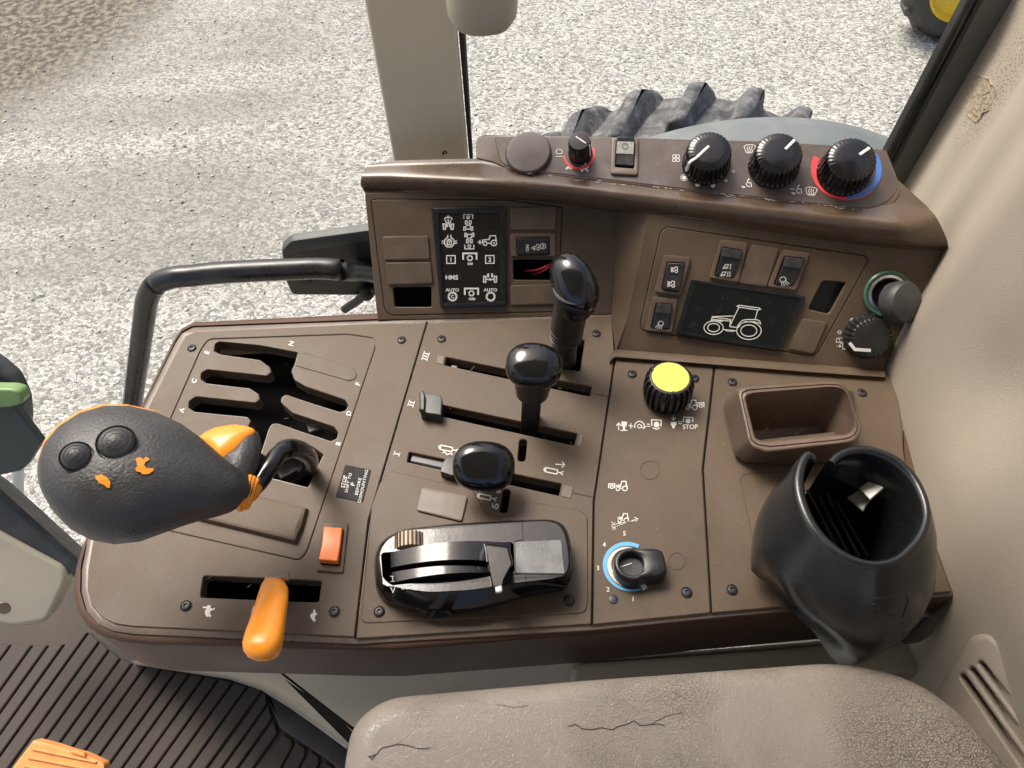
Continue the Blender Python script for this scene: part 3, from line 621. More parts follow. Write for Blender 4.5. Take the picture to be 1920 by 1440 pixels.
# moulded vent at the lower right
vy = Pl(wall_hit(1850, 1280), (-.86, -.05, .5))
g = G(); plate(g, rnd([(1742, 1310), (1815, 1190), (1842, 1186), (1868, 1196), (2060, 1420), (2060, 1620), (1960, 1640)], [20, 14, 14, 14, 0, 0, 0]), [rnd(q, 5) for q in ([(1798, 1268), (1806, 1262), (1990, 1520), (1975, 1528)], [(1815, 1255), (1823, 1249), (2010, 1500), (1996, 1508)], [(1832, 1243), (1840, 1238), (2030, 1480), (2016, 1488)])], vy, .012, .02, ch=.005, seg=3, hch=.002)
vp = part('vent_panel', g, mat('vent_beige', (.235, .20, .16), .6, .05, 8, .4, 800), wt)
g = G(); plate(g, [(1790, 1262), (1842, 1232), (2060, 1480), (2040, 1560)], [], vy, -.002, .004, ch=0); part('vent_back', g, VOID, vp)
# ------------------------------------------------------------------ control console
con = thing('control_console', 'long brown moulded side console carrying all the levers and dials', 'console', Vector((-.02, .33, FZ)))
body_px = [(720, 583), (1146, 540), (1700, 640), (1720, 860), (1800, 1112), (1786, 1122), (1334, 1163), (1109, 1187), (730, 1216), (660, 1216), (280, 1206), (225, 1201), (187, 1190), (160, 1171), (142, 1145), (134, 1110), (137, 1075), (150, 1025), (259, 764), (322, 636), (338, 613), (362, 601)]
plat_px = [(705, 598), (1146, 555), (1690, 655), (1696, 860), (1786, 1114), (1334, 1156), (1109, 1179), (664, 1205), (243, 1186), (207, 1180), (180, 1167), (160, 1144), (150, 1108), (151, 1066), (163, 1002), (263, 768), (327, 641), (339, 622), (360, 611)]
gate_px = [(c[0]/2.6667, c[1]/2.6667+560) for c in [(1075, 225), (1095, 213), (1300, 232), (1490, 268), (1475, 325), (1457, 365), (1470, 405), (1530, 440), (1725, 505), (1742, 535), (1730, 560), (1700, 568), (1560, 525), (1430, 480), (1408, 495), (1405, 520), (1460, 570), (1670, 640), (1692, 670), (1685, 700), (1655, 714), (1520, 670), (1390, 625), (1362, 625), (1345, 650), (1305, 775), (1330, 790), (1450, 738), (1560, 738), (1618, 780), (1540, 945), (1365, 900), (1230, 870), (1225, 700), (1240, 640), (1255, 610), (1235, 592), (1100, 580), (970, 566), (942, 545), (945, 510), (980, 488), (1280, 520), (1300, 500), (1295, 480), (1250, 450), (1120, 435), (1030, 424), (1003, 400), (1005, 370), (1035, 352), (1335, 385), (1358, 365), (1350, 345), (1300, 308), (1100, 280), (1070, 262)]]
gate_px = rnd(gate_px, 3, 3)
thr_px = rnd([(381, 1079), (604, 1089), (598, 1130), (375, 1121)], 7)
s3_px = rnd([(836, 669), (1110, 725), (1106, 744), (833, 685)], 2)
s2_px = rnd([(791, 751), (1083, 813), (1076, 836), (786, 772)], 3)
s1_px = rnd([(767, 847), (1053, 907), (1048, 930), (763, 867)], 3)
v1_px = rnd([(974, 823), (989, 824), (985, 866), (970, 865)], 6)
v2_px = rnd([(943, 917), (958, 918), (951, 962), (936, 961)], 6)
h3_px = rnd([(1076, 635), (1097, 637), (1087, 697), (1057, 691)], 3)
tray_px = rnd([(1400, 748), (1578, 732), (1602, 806), (1415, 826)], 8)
grow = lambda q, d: inset(q, d) if area(q) < 0 else inset(q[::-1], d)
ALLH = [gate_px, thr_px, s3_px, s2_px, s1_px, v1_px, v2_px, h3_px, tray_px]
subA = rnd([(390, 635), (652, 626), (700, 633), (706, 646), (575, 1036), (562, 1051), (296, 991), (258, 940), (319, 785), (375, 657)], [10, 6, 5, 10, 14, 8, 10, 10, 3, 10])
# skirt and outer shelf
g = G()
plate(g, body_px, [plat_px], TOP, -.0055, .072, ch=.0045, seg=3, hch=.0002, hdepth=.01)
part('console_shell', g, BROWNS, con, sharp=50)
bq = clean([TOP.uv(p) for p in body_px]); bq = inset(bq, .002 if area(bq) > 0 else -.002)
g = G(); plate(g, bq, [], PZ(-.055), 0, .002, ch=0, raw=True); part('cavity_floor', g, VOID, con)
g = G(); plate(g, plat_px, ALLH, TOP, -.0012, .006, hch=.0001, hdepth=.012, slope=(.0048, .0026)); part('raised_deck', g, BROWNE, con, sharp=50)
# four section plates with seams between
secA = [(705, 606), (799, 606), (690, 975), (664, 1194), (246, 1174), (213, 1169), (190, 1157), (172, 1136), (164, 1106), (165, 1068), (176, 1004), (275, 770), (339, 645), (348, 630), (366, 622)]
secB = [(802, 606), (1147, 592), (1152, 669), (1112, 940), (1108, 1170), (668, 1197), (694, 976)]
secC = [(1155, 669), (1338, 684), (1316, 880), (1332, 1149), (1112, 1171), (1115, 940)]
secD = [(1342, 684), (1680, 704), (1696, 860), (1784, 1109), (1336, 1149), (1320, 880)]
g = G(); plate(g, secA, [subA, thr_px], TOP, 0, .0012, ch=.0006, hdepth=.008); part('range_section', g, BROWN, con)
subB = rnd([(728, 881), (851, 909), (885, 916), (915, 967), (964, 967), (986, 939), (1091, 957), (1102, 969), (1103, 1120), (1100, 1150), (676, 1169), (696, 948), (712, 905)], [14, 4, 8, 8, 8, 8, 10, 6, 6, 16, 14, 6, 6])
g = G(); plate(g, secB, [s3_px, s2_px, s1_px, v1_px, v2_px, h3_px], TOP, 0, .0012, ch=.0006, hdepth=.007); part('valve_section', g, BROWN, con)
g = G(); plate(g, subB, [], TOP, .0009, .0009, ch=.0008, hdepth=.008); part('hitch_plate', g, BROWN, con)
g = G(); plate(g, secC, [], TOP, 0, .0012, ch=.0006); part('power_section', g, BROWN, con)
g = G(); plate(g, secD, [tray_px], TOP, 0, .0012, ch=.0006); part('storage_section', g, BROWN, con)
g = G(); plate(g, inset(clean(subA), 1.2) if area(subA) > 0 else inset(clean(subA), -1.2), [gate_px], TOP, .0002, .0015, ch=.0008, seg=2, hch=.0011, hdepth=.008)
gp = part('gate_plate', g, BROWN, con)
g = G(); plate(g, rnd([(561, 663), (572, 660), (663, 690), (670, 700), (666, 710), (655, 714), (554, 685)], [1, 2, 10, 10, 10, 10, 1]), [], TOP, .0011, .0012, ch=.0008, seg=2); part('gate_blank', g, BROWN, gp)
g = G(); plate(g, [(400, 905), (487, 927), (575, 950), (566, 985), (553, 1015), (367, 970)], [], TOP, .0062, .006, ch=.004, seg=2); part('raised_pad', g, BROWN, gp, sharp=30)
# shallow end recesses of the lever slots
for q in ([(820, 665), (834, 668), (831, 684), (817, 681)], [(1086, 814), (1095, 816), (1089, 839), (1079, 836)], [(1056, 908), (1076, 912), (1071, 935), (1051, 930)]):
    g = G(); plate(g, q, [], TOP, .0005, .0008, ch=.0006, seg=1); part('slot_end_block', g, BROWNL, con)
SEAM = mat('seam_shadow_brown', (.045, .030, .024), .6, .1, 50)
for q in ([(1110, 737), (1142, 743)], [(1074, 923), (1111, 931)]): g = G(); ribbon(g, q, 1.3, TOP, .0006); part('seam_line', g, SEAM, con)
for c in ((1219, 881, 18, 17), (1269, 1052, 16, 16)): g = G(); ribbon(g, ell(*c, 28), 1.0, TOP, .0004, closed=True); part('mould_ring', g, SEAM, con)
g = G(); ribbon(g, [(1432, 1075), (1424, 1070), (1388, 900), (1393, 889), (1470, 884)], 1.6, TOP, .0004)
part('seam_line', g, SEAM, con)
for q in ([(800.5, 604), (692, 975.5), (666, 1196)], [(1149, 592), (1153.5, 669), (1113.5, 940), (1110, 1171)], [(1340, 684), (1318, 880), (1334, 1149)]): g = G(); ribbon(g, q, 3.4, TOP, -.0010); part('section_gap', g, VOID, con)
# screws
SCREW_PTS = [(360, 653), (753, 638), (828, 636), (1118, 626), (1185, 702), (1302, 710), (1373, 717), (1616, 737), (349, 1136), (627, 1147), (711, 1147), (1067, 1126), (1287, 1111), (1372, 1106)]
scr0 = None
def screw_geo(c):
    g = G(); lathe(g, c, (0, 0, 1), [(.0044, .0002), (.0044, .0008), (.0036, .0014), (.0032, .0006), (.0030, .0012), (.0018, .0014), (.0016, -.0012), (.0001, -.0012)], 18); return g
for p in SCREW_PTS: part('screw', screw_geo(Z(p[0], p[1], .0009 if p in ((711, 1147), (1067, 1126)) else 0)), SCREWM, con, sharp=25)
g = G(); lathe(g, Z(1150, 1124), (0, 0, 1), [(.0038, .0003), (.0030, .0008), (.0002, .0008)], 16); part('hole_plug', g, SEAL, con)
# blank, sticker
g = G(); plate(g, rnd([(791, 914), (877, 931), (866, 978), (781, 957)], 5), [], TOP, .0030, .003, ch=.0011, seg=2); part('blank_cover', g, BROWNL, con)
g = G(); plate(g, rnd([(790.5, 913), (878, 930), (867, 979), (780, 957.5)], 5), [], TOP, .0014, .001, ch=.0004); part('blank_rim', g, BIN, con)
g = G(); plate(g, rnd([(647, 871), (696, 881), (680, 942), (629, 931)], 3), [], TOP, .0006, .0006, ch=.0002); stk = part('warning_sticker', g, mat('sticker_black', (.010, .010, .010), .6, .1, 50, spec=.2), con)
g = G()
for s, x, y, h, sx in (('STOP', 644.5, 903, 6.2, 1.05), ('SHIFT TO', 653, 905, 5.4, 1.08), ('P', 661.5, 908, 7.5, 1.1), ('BEFORE', 671.5, 912, 5.6, 1.12), ('DISMOUNTING', 680.5, 911.5, 5.6, 1.08)): text(g, s, x, y, h, 77, TOP, .0009, .002, 1.08, sx)
ribbon(g, [(645.8, 914.5), (650.3, 893.5)], .8, TOP, .0009); part('sticker_lettering', g, WHITE, stk)
# printed letters and symbols on the console
def printed(fn, parent=None, m=WHITE, name='symbol'):
    g = G(); fn(g); return part(name, g, m, parent or con)
for s, x, y in (('E', 388, 661), ('N', 546, 644), ('C', 364, 714), ('F', 671, 720), ('A', 341, 769), ('D', 654, 775), ('B', 634, 832)):
    printed(lambda g: text(g, s, x, y, 8.6, 74, TOP, .0007, .02), name='letter')
for n, x, y in ((3, 798, 668), (2, 771, 757), (1, 744, 851)):
    def rom(g, n=n, x=x, y=y):
        w = {3: 8, 2: 5.5, 1: 3.6}[n]; a = math.radians(72); d = (math.cos(a), -math.sin(a)); u = (-d[1]*-1, -d[0])
        u = (-math.sin(a), -math.cos(a))
        for e in (-1, 1): ribbon(g, [(x+u[0]*5*e-d[0]*w, y+u[1]*5*e-d[1]*w), (x+u[0]*5*e+d[0]*w, y+u[1]*5*e+d[1]*w)], 1.6, TOP, .0005)
        for k in range(n):
            q = (k-(n-1)/2)*5; ribbon(g, [(x+u[0]*5+d[0]*q, y+u[1]*5+d[1]*q), (x-u[0]*5+d[0]*q, y-u[1]*5+d[1]*q)], 2.0, TOP, .0005)
    printed(rom, name='numeral')
def lines(px, py, s, L, w, P, off=.0004, rot=0, dots=(), rings=(), fills=()):
    """an icon drawn in its own units (y down) round picture point px,py"""
    ca, sa = math.cos(math.radians(rot)), -math.sin(math.radians(rot))
    T = lambda p: (px+s*(p[0]*ca-p[1]*sa), py+s*(p[0]*sa+p[1]*ca))
    def fn(g):
        for l in L:
            cl = l[0] == l[-1] and len(l) > 2; ribbon(g, [T(p) for p in (l[:-1] if cl else l)], w, P, off, closed=cl)
        for x, y, r in dots: fill(g, [T(p) for p in ell(x, y, r, r, 14)], P, off)
        for x, y, r in rings: ribbon(g, [T(p) for p in ell(x, y, r, r, 18)], w, P, off, closed=True)
        for f in fills: fill(g, [T(p) for p in f], P, off)
    return fn
RABBIT = [(-8, 5), (-9, 2), (-6, -2), (-2, -4), (2, -3), (0, -9), (2, -10), (4, -5), (7, -4), (9, -1), (7, 1), (5, 1), (6, 5), (9, 7), (6, 8), (2, 4), (-2, 4), (-4, 8), (-8, 8), (-6, 5)]
TURTLE = [(-10, 3), (-7, 0), (-4, -4), (0, -6), (4, -4), (6, -1), (9, -3), (11, -1), (9, 1), (6, 2), (5, 5), (3, 5), (2, 2.5), (-4, 2.5), (-5, 5), (-7, 5), (-7, 3)]
printed(lines(390, 1145, 1.25, [], 1, TOP, rot=62, fills=[RABBIT])); printed(lines(588, 1155, 1.15, [], 1, TOP, rot=78, fills=[TURTLE]))
printed(lambda g: ribbon(g, [(476, 1139), (473, 1149)], 4, TOP))
CYL = [[(-12, -4), (10, -4), (10, 4), (-12, 4), (-12, -4)], [(10, 0), (18, 0)], [(21, -3), (18, -1.5), (18, 1.5), (21, 3)], [(-12, -3), (-15, -2), (-15, 2), (-12, 3)]]
printed(lines(838, 841, 1.0, CYL+[[(-6, 9), (-3, 7), (0, 9), (3, 11), (6, 9), (9, 7), (12, 9)]], 2, TOP, rot=-12))
printed(lines(1035, 883, 1.0, CYL, 2, TOP, rot=-12)); printed(lines(1051, 871, 1.0, [[(-9, 0), (8, 0)], [(3, -5), (8, 0), (3, 5)]], 2, TOP, rot=-4))
printed(lines(910, 932, 1.0, CYL, 2, TOP, rot=-12)); printed(lines(935, 921, .8, [[(-5, -2), (-2, 4), (4, 2), (3, -4), (-2, -5)]], 2, TOP, rings=[(2, -2, 2)])); printed(lines(928, 949, .8, [[(-5, -6), (-6, 0), (-2, 4), (1, -1), (4, -5), (8, 0), (5, 6), (1, 6)]], 2, TOP))
TRI = [[(-11, 3), (-11, -2), (-2, -3), (0, -10), (8, -10), (9, -2), (11, 1)], [(-5, 4), (2, 4)]]
def minitractor(x, y, s, w=1.8, flip=1, extra=(), xr=(), rot=0):
    f = lambda L: [[(p[0]*flip, p[1]) for p in l] for l in L]
    return lines(x, y, s, f(TRI+list(extra)), w, TOP, rings=[(-8*flip, 5, 3.2), (6*flip, 4, 4.6)]+[(a*flip, b, c) for a, b, c in xr], rot=rot, fills=[[(-11*flip, -2), (-2*flip, -3), (-1*flip, 2), (-11*flip, 2)]])
printed(minitractor(1297, 760, .95, extra=[[(12, 3), (12, -5), (24, -5), (24, 3)]], xr=[(18, 1, 3)]))
printed(minitractor(1166, 912, .95, extra=[[(-14, 3), (-14, -5), (-26, -5), (-26, 3)]], xr=[(-20, 1, 3)]))
printed(minitractor(1169, 972, .9)); 
def arrows(g):
    ribbon(g, [(1147, 984), (1190, 976)], 1.2, TOP); ribbon(g, [(1147, 990), (1196, 972)], .9, TOP)
    for x, y in ((1150, 982), (1152, 990)): ribbon(g, [(x-4, y-4), (x+3, y+3)], 1, TOP); ribbon(g, [(x-4, y+4), (x+3, y-3)], 1, TOP)
    ribbon(g, [(1190, 970), (1196, 973), (1192, 978)], 1.2, TOP)
printed(arrows)
def pto_row(g):
    ribbon(g, [(1160, 806), (1160, 795)], 1.8, TOP); ribbon(g, [(1156, 798), (1160, 793), (1164, 798)], 1.8, TOP)
    fill(g, [(1165, 790), (1176, 791), (1175, 798), (1172, 802), (1172, 806), (1168, 806), (1168, 802), (1165, 797)], TOP); ribbon(g, [(1164, 807), (1176, 807)], 1.8, TOP)
    ribbon(g, [(1179, 798), (1187, 799)], 1.8, TOP); ribbon(g, [(1183, 794), (1183, 803)], 1.8, TOP)
    ribbon(g, ell(1199, 799, 9, 9, 20, -30, 200), 2, TOP); ribbon(g, [(1203, 800), (1207, 804), (1211, 799)], 1.8, TOP); ribbon(g, ell(1199, 799, 3.5, 3.5, 16), 1.6, TOP, closed=True)
    for k in (0, 4): ribbon(g, [(1213, 795+k), (1219, 795.5+k)], 1.5, TOP)
    ribbon(g, [(1222, 798), (1222, 787), (1240, 788), (1239, 799)], 2, TOP); fill(g, ell(1231, 796, 5.5, 5.5, 9), TOP); ribbon(g, [(1224, 802), (1231, 805), (1237, 802)], 1.8, TOP)
printed(pto_row)
def pto_stop(g):
    ribbon(g, [(1263, 779), (1263, 787)], 1.6, TOP); ribbon(g, [(1259.5, 784), (1263, 788), (1266.5, 784)], 1.6, TOP)
    fill(g, [(1258, 791), (1269, 791), (1268, 797), (1265, 800), (1265, 803), (1261, 803), (1261, 800), (1258, 797)], TOP)
    for k in (0, 4): ribbon(g, [(1272, 790+k), (1278, 790.5+k)], 1.5, TOP)
    ribbon(g, [(1281, 791), (1282, 782), (1299, 783), (1299, 791)], 2, TOP); fill(g, ell(1290, 789, 5, 5, 9), TOP)
    text(g, 'STOP', 1294, 800, 8.2, 0, TOP, .0004, .012)
printed(pto_stop)
# fine rub marks left by sleeves and tools
g = G(); rng = random.Random(21)
for _ in range(150):
    x = rng.choice([rng.uniform(200, 640), rng.uniform(820, 1100), rng.uniform(1130, 1320), rng.uniform(1340, 1500)]); y = rng.uniform(650, 1165); a = rng.gauss(-.2, .7); l = rng.uniform(3, 22); c = rng.uniform(-.3, .3)
    q = [(x+l*t*math.cos(a+c*t), y+l*t*math.sin(a+c*t)) for t in (0, .33, .66, 1)]
    ribbon(g, q, rng.uniform(.25, .55), TOP, .0003)
rk_ = part('rub_mark', g, mat('rubbed_brown', (.15, .115, .09), .5), con); rk_['kind'] = 'stuff'
# loose grit and tiny pale specks
g = G(); rng = random.Random(5)
for _ in range(60):
    x = rng.uniform(300, 1640); y = rng.uniform(640, 1170); r = rng.uniform(.4, 1.0)
    fill(g, ell(x, y, r, r*.8, 6), TOP, .0012)
gk = part('dust_speck', g, mat('pale_speck', (.30, .27, .24), .8), con); gk['kind'] = 'stuff'
# storage bin moulded into the console
def loopring(px, n, P, off, c): return [P.U(p[0], p[1], off) for p in byangle(px, n, c)]
cO = (1495, 778)
bin_base = [(1356, 762), (1362, 745), (1380, 735), (1560, 716), (1600, 735), (1605, 800), (1592, 852), (1560, 866), (1490, 870), (1397, 867), (1377, 853)]
bin_rim = rnd([(1381, 730), (1393, 724), (1552, 714), (1578, 716), (1588, 727), (1615, 806), (1610, 822), (1599, 831), (1436, 850), (1410, 840), (1402, 828)], 5)
bin_in = rnd([(1397, 744), (1405, 739), (1560, 726), (1580, 729), (1588, 738), (1604, 795), (1600, 808), (1587, 815), (1432, 828), (1416, 822)], 5)
N = 96; rows = []
HB = .036
bc = (1485, 792)
inr = byangle(bin_in, N, cO); our = byangle(bin_rim, N, cO); bs = byangle(bin_base, N, bc)
rows.append([Z(*p, .0) for p in bs])
mid = [Z(*p, HB-.004) for p in our]; lowm = [Z(*p, .006) for p in bs]
# the base ring is matched to the rim by direction in the plan
rows.append(lowm); rows.append(mid)
sh = lambda A, B, t, z: [PZ(z).U(a[0]+(b[0]-a[0])*t, a[1]+(b[1]-a[1])*t) for a, b in zip(A, B)]
rows.append(sh(our, inr, .04, HB-.0015)); rows.append(sh(our, inr, .2, HB)); rows.append(sh(our, inr, .42, HB+.0002)); rows.append(sh(our, inr, .50, HB-.0016)); rows.append(sh(our, inr, .58, HB-.0002)); rows.append(sh(our, inr, .85, HB)); rows.append(sh(our, inr, 1, HB-.0012))
cin = Z(*cO, HB)
rows.append([Vector((v.x, v.y, .012)) + (Vector((cin.x, cin.y, .012))-Vector((v.x, v.y, .012)))*.05 for v in rows[-1]])
rows.append([Vector((v.x, v.y, -.018)) + (Vector((cin.x, cin.y, -.018))-Vector((v.x, v.y, -.018)))*.06 for v in rows[-1]])
rows.append([Vector((v.x, v.y, -.020)) + (Vector((cin.x, cin.y, -.020))-Vector((v.x, v.y, -.020)))*.08 for v in rows[-1]])
g = G(); g.grid(rows, close=True, cap1=True); part('storage_bin', g, BIN, con, sharp=60)
# pedestal panels under the console
g = G()
def quad(pts): 
    vs = [Z(*p) for p in pts]; t = tessellate_polygon([[Vector((p[0], p[1], 0)) for p in pts]]); g.add(vs, [tuple(x) for x in t])
quad([(246, 1238, -.079), (507, 1248, -.079), (600, 1322, -.30), (700, 1400, -.5), (664, 1412, -.75), (640, 1396, -.75), (560, 1340, -.75), (500, 1298, -.75), (430, 1274, -.75), (255, 1247, -.75)])
part('pedestal_panel', g, BEIGE2, con, sharp=-20, label='beige front pedestal panel')
g = G(); quad([(513, 1248, -.079), (700, 1260, -.079), (1077, 1238, -.079), (1560, 1200, -.079), (1560, 1500, -.4), (800, 1510, -.5), (705, 1396, -.45)])
part('pedestal_panel', g, BEIGE2, con, sharp=-20, label='beige rear pedestal panel')
g = G(); quad([(500, 1240, -.10), (530, 1240, -.10), (730, 1400, -.56), (680, 1420, -.60)]); part('panel_gap', g, VOID, con, sharp=-20)
g = G(); quad([(490, 1294, -.72), (503, 1291, -.72), (600, 1355, -.70), (650, 1388, -.70), (650, 1404, -.71), (560, 1338, -.71)]); part('kick_strip', g, mat('pale_strip', (.45, .41, .34), .5, .1, 20), con, sharp=-20)
g = G(); plate(g, rnd([(1072, 1250), (1090, 1240), (1300, 1226), (1760, 1190), (1760, 1260), (1072, 1300)], [6, 6, 2, 0, 0, 0]), [], PZ(-.085), 0, .03, ch=.006, seg=3); part('rear_ledge', g, BEIGE2, con)

# ------------------------------------------------------------------ armrest
def vinyl():
    m = mat('cracked_vinyl', (.275, .242, .200), .36, .1, 9, 0, dust=.0)
    nt = m.node_tree; L = nt.links.new; b = nt.nodes['Principled BSDF']; src = b.inputs['Base Color'].links[0].from_socket
    tc = nd(nt, 'ShaderNodeTexCoord'); wn = nd(nt, 'ShaderNodeTexNoise'); wn.inputs['Scale'].default_value = 160; L(tc.outputs['Object'], wn.inputs['Vector'])
    wm = nd(nt, 'ShaderNodeVectorMath', operation='MULTIPLY_ADD'); L(wn.outputs['Color'], wm.inputs[0]); wm.inputs[1].default_value = (.0025,)*3; L(tc.outputs['Object'], wm.inputs[2])
    v = nd(nt, 'ShaderNodeTexVoronoi', feature='DISTANCE_TO_EDGE'); v.inputs['Scale'].default_value = 540; L(wm.outputs[0], v.inputs['Vector'])
    v2 = nd(nt, 'ShaderNodeTexVoronoi', feature='DISTANCE_TO_EDGE'); v2.inputs['Scale'].default_value = 120; L(wm.outputs[0], v2.inputs['Vector'])
    pn = nd(nt, 'ShaderNodeTexNoise'); pn.inputs['Scale'].default_value = 6; pn.inputs['Detail'].default_value = 4; L(tc.outputs['Object'], pn.inputs['Vector'])
    pm = nd(nt, 'ShaderNodeMapRange'); pm.inputs['From Min'].default_value = .40; pm.inputs['From Max'].default_value = .62; pm.inputs['To Min'].default_value = .12; L(pn.outputs[0], pm.inputs[0])
    c1 = nd(nt, 'ShaderNodeMapRange'); c1.inputs['From Max'].default_value = .11; L(v.outputs['Distance'], c1.inputs[0])
    c2 = nd(nt, 'ShaderNodeMapRange'); c2.inputs['From Max'].default_value = .03; c2.inputs['To Min'].default_value = .3; L(v2.outputs['Distance'], c2.inputs[0])
    mn = nd(nt, 'ShaderNodeMath', operation='MULTIPLY'); L(c1.outputs[0], mn.inputs[0]); L(c2.outputs[0], mn.inputs[1])
    # 1 - (1-crack)*patch
    iv = nd(nt, 'ShaderNodeMath', operation='SUBTRACT'); iv.inputs[0].default_value = 1; L(mn.outputs[0], iv.inputs[1])
    cm = nd(nt, 'ShaderNodeMath', operation='MULTIPLY'); L(iv.outputs[0], cm.inputs[0]); L(pm.outputs[0], cm.inputs[1])
    x = nd(nt, 'ShaderNodeMix', data_type='RGBA'); L(cm.outputs[0], x.inputs['Factor']); L(src, x.inputs['A']); x.inputs['B'].default_value = (.105, .085, .07, 1); L(x.outputs['Result'], b.inputs['Base Color'])
    bp = nd(nt, 'ShaderNodeBump', invert=True); bp.inputs['Strength'].default_value = .7; bp.inputs['Distance'].default_value = .0012; L(cm.outputs[0], bp.inputs['Height']); L(bp.outputs[0], b.inputs['Normal'])
    return m
PAR = Pl((0, .15, .055), (.10, .04, 1))
arm_px = rnd([(655, 1345), (720, 1296), (1100, 1263), (1600, 1228), (1730, 1262), (1840, 1345), (1975, 1520), (1960, 1800), (640, 1800), (636, 1450)], [46, 40, 10, 90, 60, 60, 40, 0, 0, 60], 7)
arm = thing('armrest', 'cracked grey brown vinyl armrest along the bottom edge', 'armrest', PAR.U(1200, 1500, -.06))
CRK = mat('crack_dark', (.018, .014, .012), .8)
g = G(); plate(g, arm_px, [], PAR, 0, .05, ch=.017, seg=6); part('pad', g, vinyl(), arm, sharp=80)
g = G(); rng = random.Random(11)
for pts, w in (([(1066, 1362), (1078, 1358), (1090, 1366), (1112, 1368), (1128, 1364), (1150, 1368), (1166, 1360), (1180, 1356), (1190, 1352), (1200, 1360), (1222, 1358), (1246, 1360)], 2.2), ([(1222, 1358), (1240, 1348), (1262, 1340), (1280, 1336)], 1.4), ([(690, 1418), (706, 1414), (716, 1402), (742, 1396), (766, 1398), (790, 1404), (806, 1402)], 2.0), ([(706, 1414), (698, 1424), (692, 1420)], 2.4), ([(742, 1396), (752, 1390)], 1.2), ([(930, 1320), (960, 1326), (990, 1322)], 1.0)):
    q = []
    for a, b in zip(pts, pts[1:]):
        q += [a, ((a[0]+b[0])/2+rng.uniform(-2, 2), (a[1]+b[1])/2+rng.uniform(-2, 2))]
    g = G(); ribbon(g, q+[pts[-1]], w*.7, PAR, .0003); part('split', g, CRK, arm)
# unseen seat block added to keep light off the console skirt
g = G(); g.box((.0, -.27, -.22), (.31, 0, 0), (0, .30, 0), (0, 0, .19)); part('seat_light_blocker', g, CRK, arm, bevel=.04, seg=4)
# ------------------------------------------------------------------ dashboard
dash = thing('dashboard', 'brown angled switch dashboard standing along the back of the console', 'dashboard', Vector((.12, .52, 0)))
insL = rnd([(695, 376), (704, 373), (952, 374), (1055, 389), (1046, 585), (733, 592), (721, 583)], [3, 5, 4, 3, 6, 8, 8])
insR = rnd([(1238, 436), (1250, 425), (1622, 479), (1630, 487), (1533, 664), (1520, 667), (1204, 621), (1200, 608)], [5, 6, 5, 6, 6, 6, 6, 6])
faceL = [(684, 362), (740, 361), (900, 364), (1060, 378), (1159, 388), (1146, 589), (1060, 593), (900, 597), (708, 600)]
faceR = [(1219, 400), (1420, 427), (1600, 451), (1776, 466), (1744, 545), (1657, 696), (1500, 684), (1300, 668), (1154, 658), (1176, 600)]
g = G(); plate(g, faceL, [insL], PL, 0, .03, ch=.0006); plate(g, faceR, [insR], PR, 0, .03, ch=.0006)
# the two facets that carry the face from the left panel round to the right one
a, b, c, d, e = PL.U(1159, 388), PL.U(1146, 589), PR.U(1176, 600), PR.U(1219, 400), Z(1154, 660)
g.grid([[a+(b-a)*k/8 for k in range(9)], [a.lerp(d, .35)+(b.lerp(c, .35)-a.lerp(d, .35))*k/8+Vector((0, -.006, 0)) for k in range(9)], [d+(c-d)*k/8 for k in range(9)]])
g.add([b, b.lerp(c, .35)+Vector((0, -.006, 0)), c, e], [(0, 3, 2, 1)])
part('face_panel', g, BROWN, dash)
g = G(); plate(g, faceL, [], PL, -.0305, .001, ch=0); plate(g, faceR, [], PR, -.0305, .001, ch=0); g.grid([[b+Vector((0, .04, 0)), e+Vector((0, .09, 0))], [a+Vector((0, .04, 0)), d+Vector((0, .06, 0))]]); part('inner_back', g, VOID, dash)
# ledge at the foot of the right panel
g = G(); A = [(1144, 664), (1154, 655), (1300, 666), (1500, 682), (1660, 693)]
g.grid([[Z(*p, .003) for p in A], [Z(p[0], p[1]+5, .006) for p in A], [Z(p[0]-1, p[1]+14, .005) for p in A], [Z(p[0]-1, p[1]+17, .0) for p in A]]); part('foot_ledge', g, BROWN, dash, sharp=60)
# hooded top: overhanging lip and the sloping knob shelf
cols = [683, 740, 900, 1060, 1158, 1218, 1420, 1600, 1700, 1776]
top = [369, 368, 371, 385, 399, 409, 435, 459, 468, 473]
def bl(P0, P1, t): return P0.lerp(P1, t)
def onp(px, py, off):
    if px <= 1158: return PL.U(px, py, off)
    if px >= 1218: return PR.U(px, py, off)
    t = (px-1158)/60; return PL.U(px, py, off).lerp(PR.U(px, py, off), t)
ctrl = []      # per column: (face top, lip under, lip belly, lip top, shelf front, shelf back)
UND = [(679, 352), (740, 357), (900, 361), (1060, 377), (1158, 389), (1218, 397), (1420, 425), (1600, 450), (1700, 460), (1778, 462)]
BEL = [(678, 344), (740, 346), (900, 350), (1060, 366), (1158, 378), (1218, 386), (1420, 412), (1600, 436), (1698, 447), (1774, 445)]
LTP = [(678, 330), (740, 330), (900, 336), (1060, 349), (1158, 361), (1218, 368), (1420, 391), (1600, 411), (1690, 418), (1756, 408)]
SHF = [(688, 312), (740, 309), (903, 306), (1060, 329), (1158, 341), (1218, 349), (1420, 372), (1600, 390), (1672, 378), (1742, 392)]
SHB = [(692, 307), (740, 301), (894, 297), (1060, 255), (1158, 258), (1218, 260), (1420, 265), (1600, 275), (1680, 334), (1742, 390)]
UND[0] = (680, 354); BEL[0] = (677, 346)
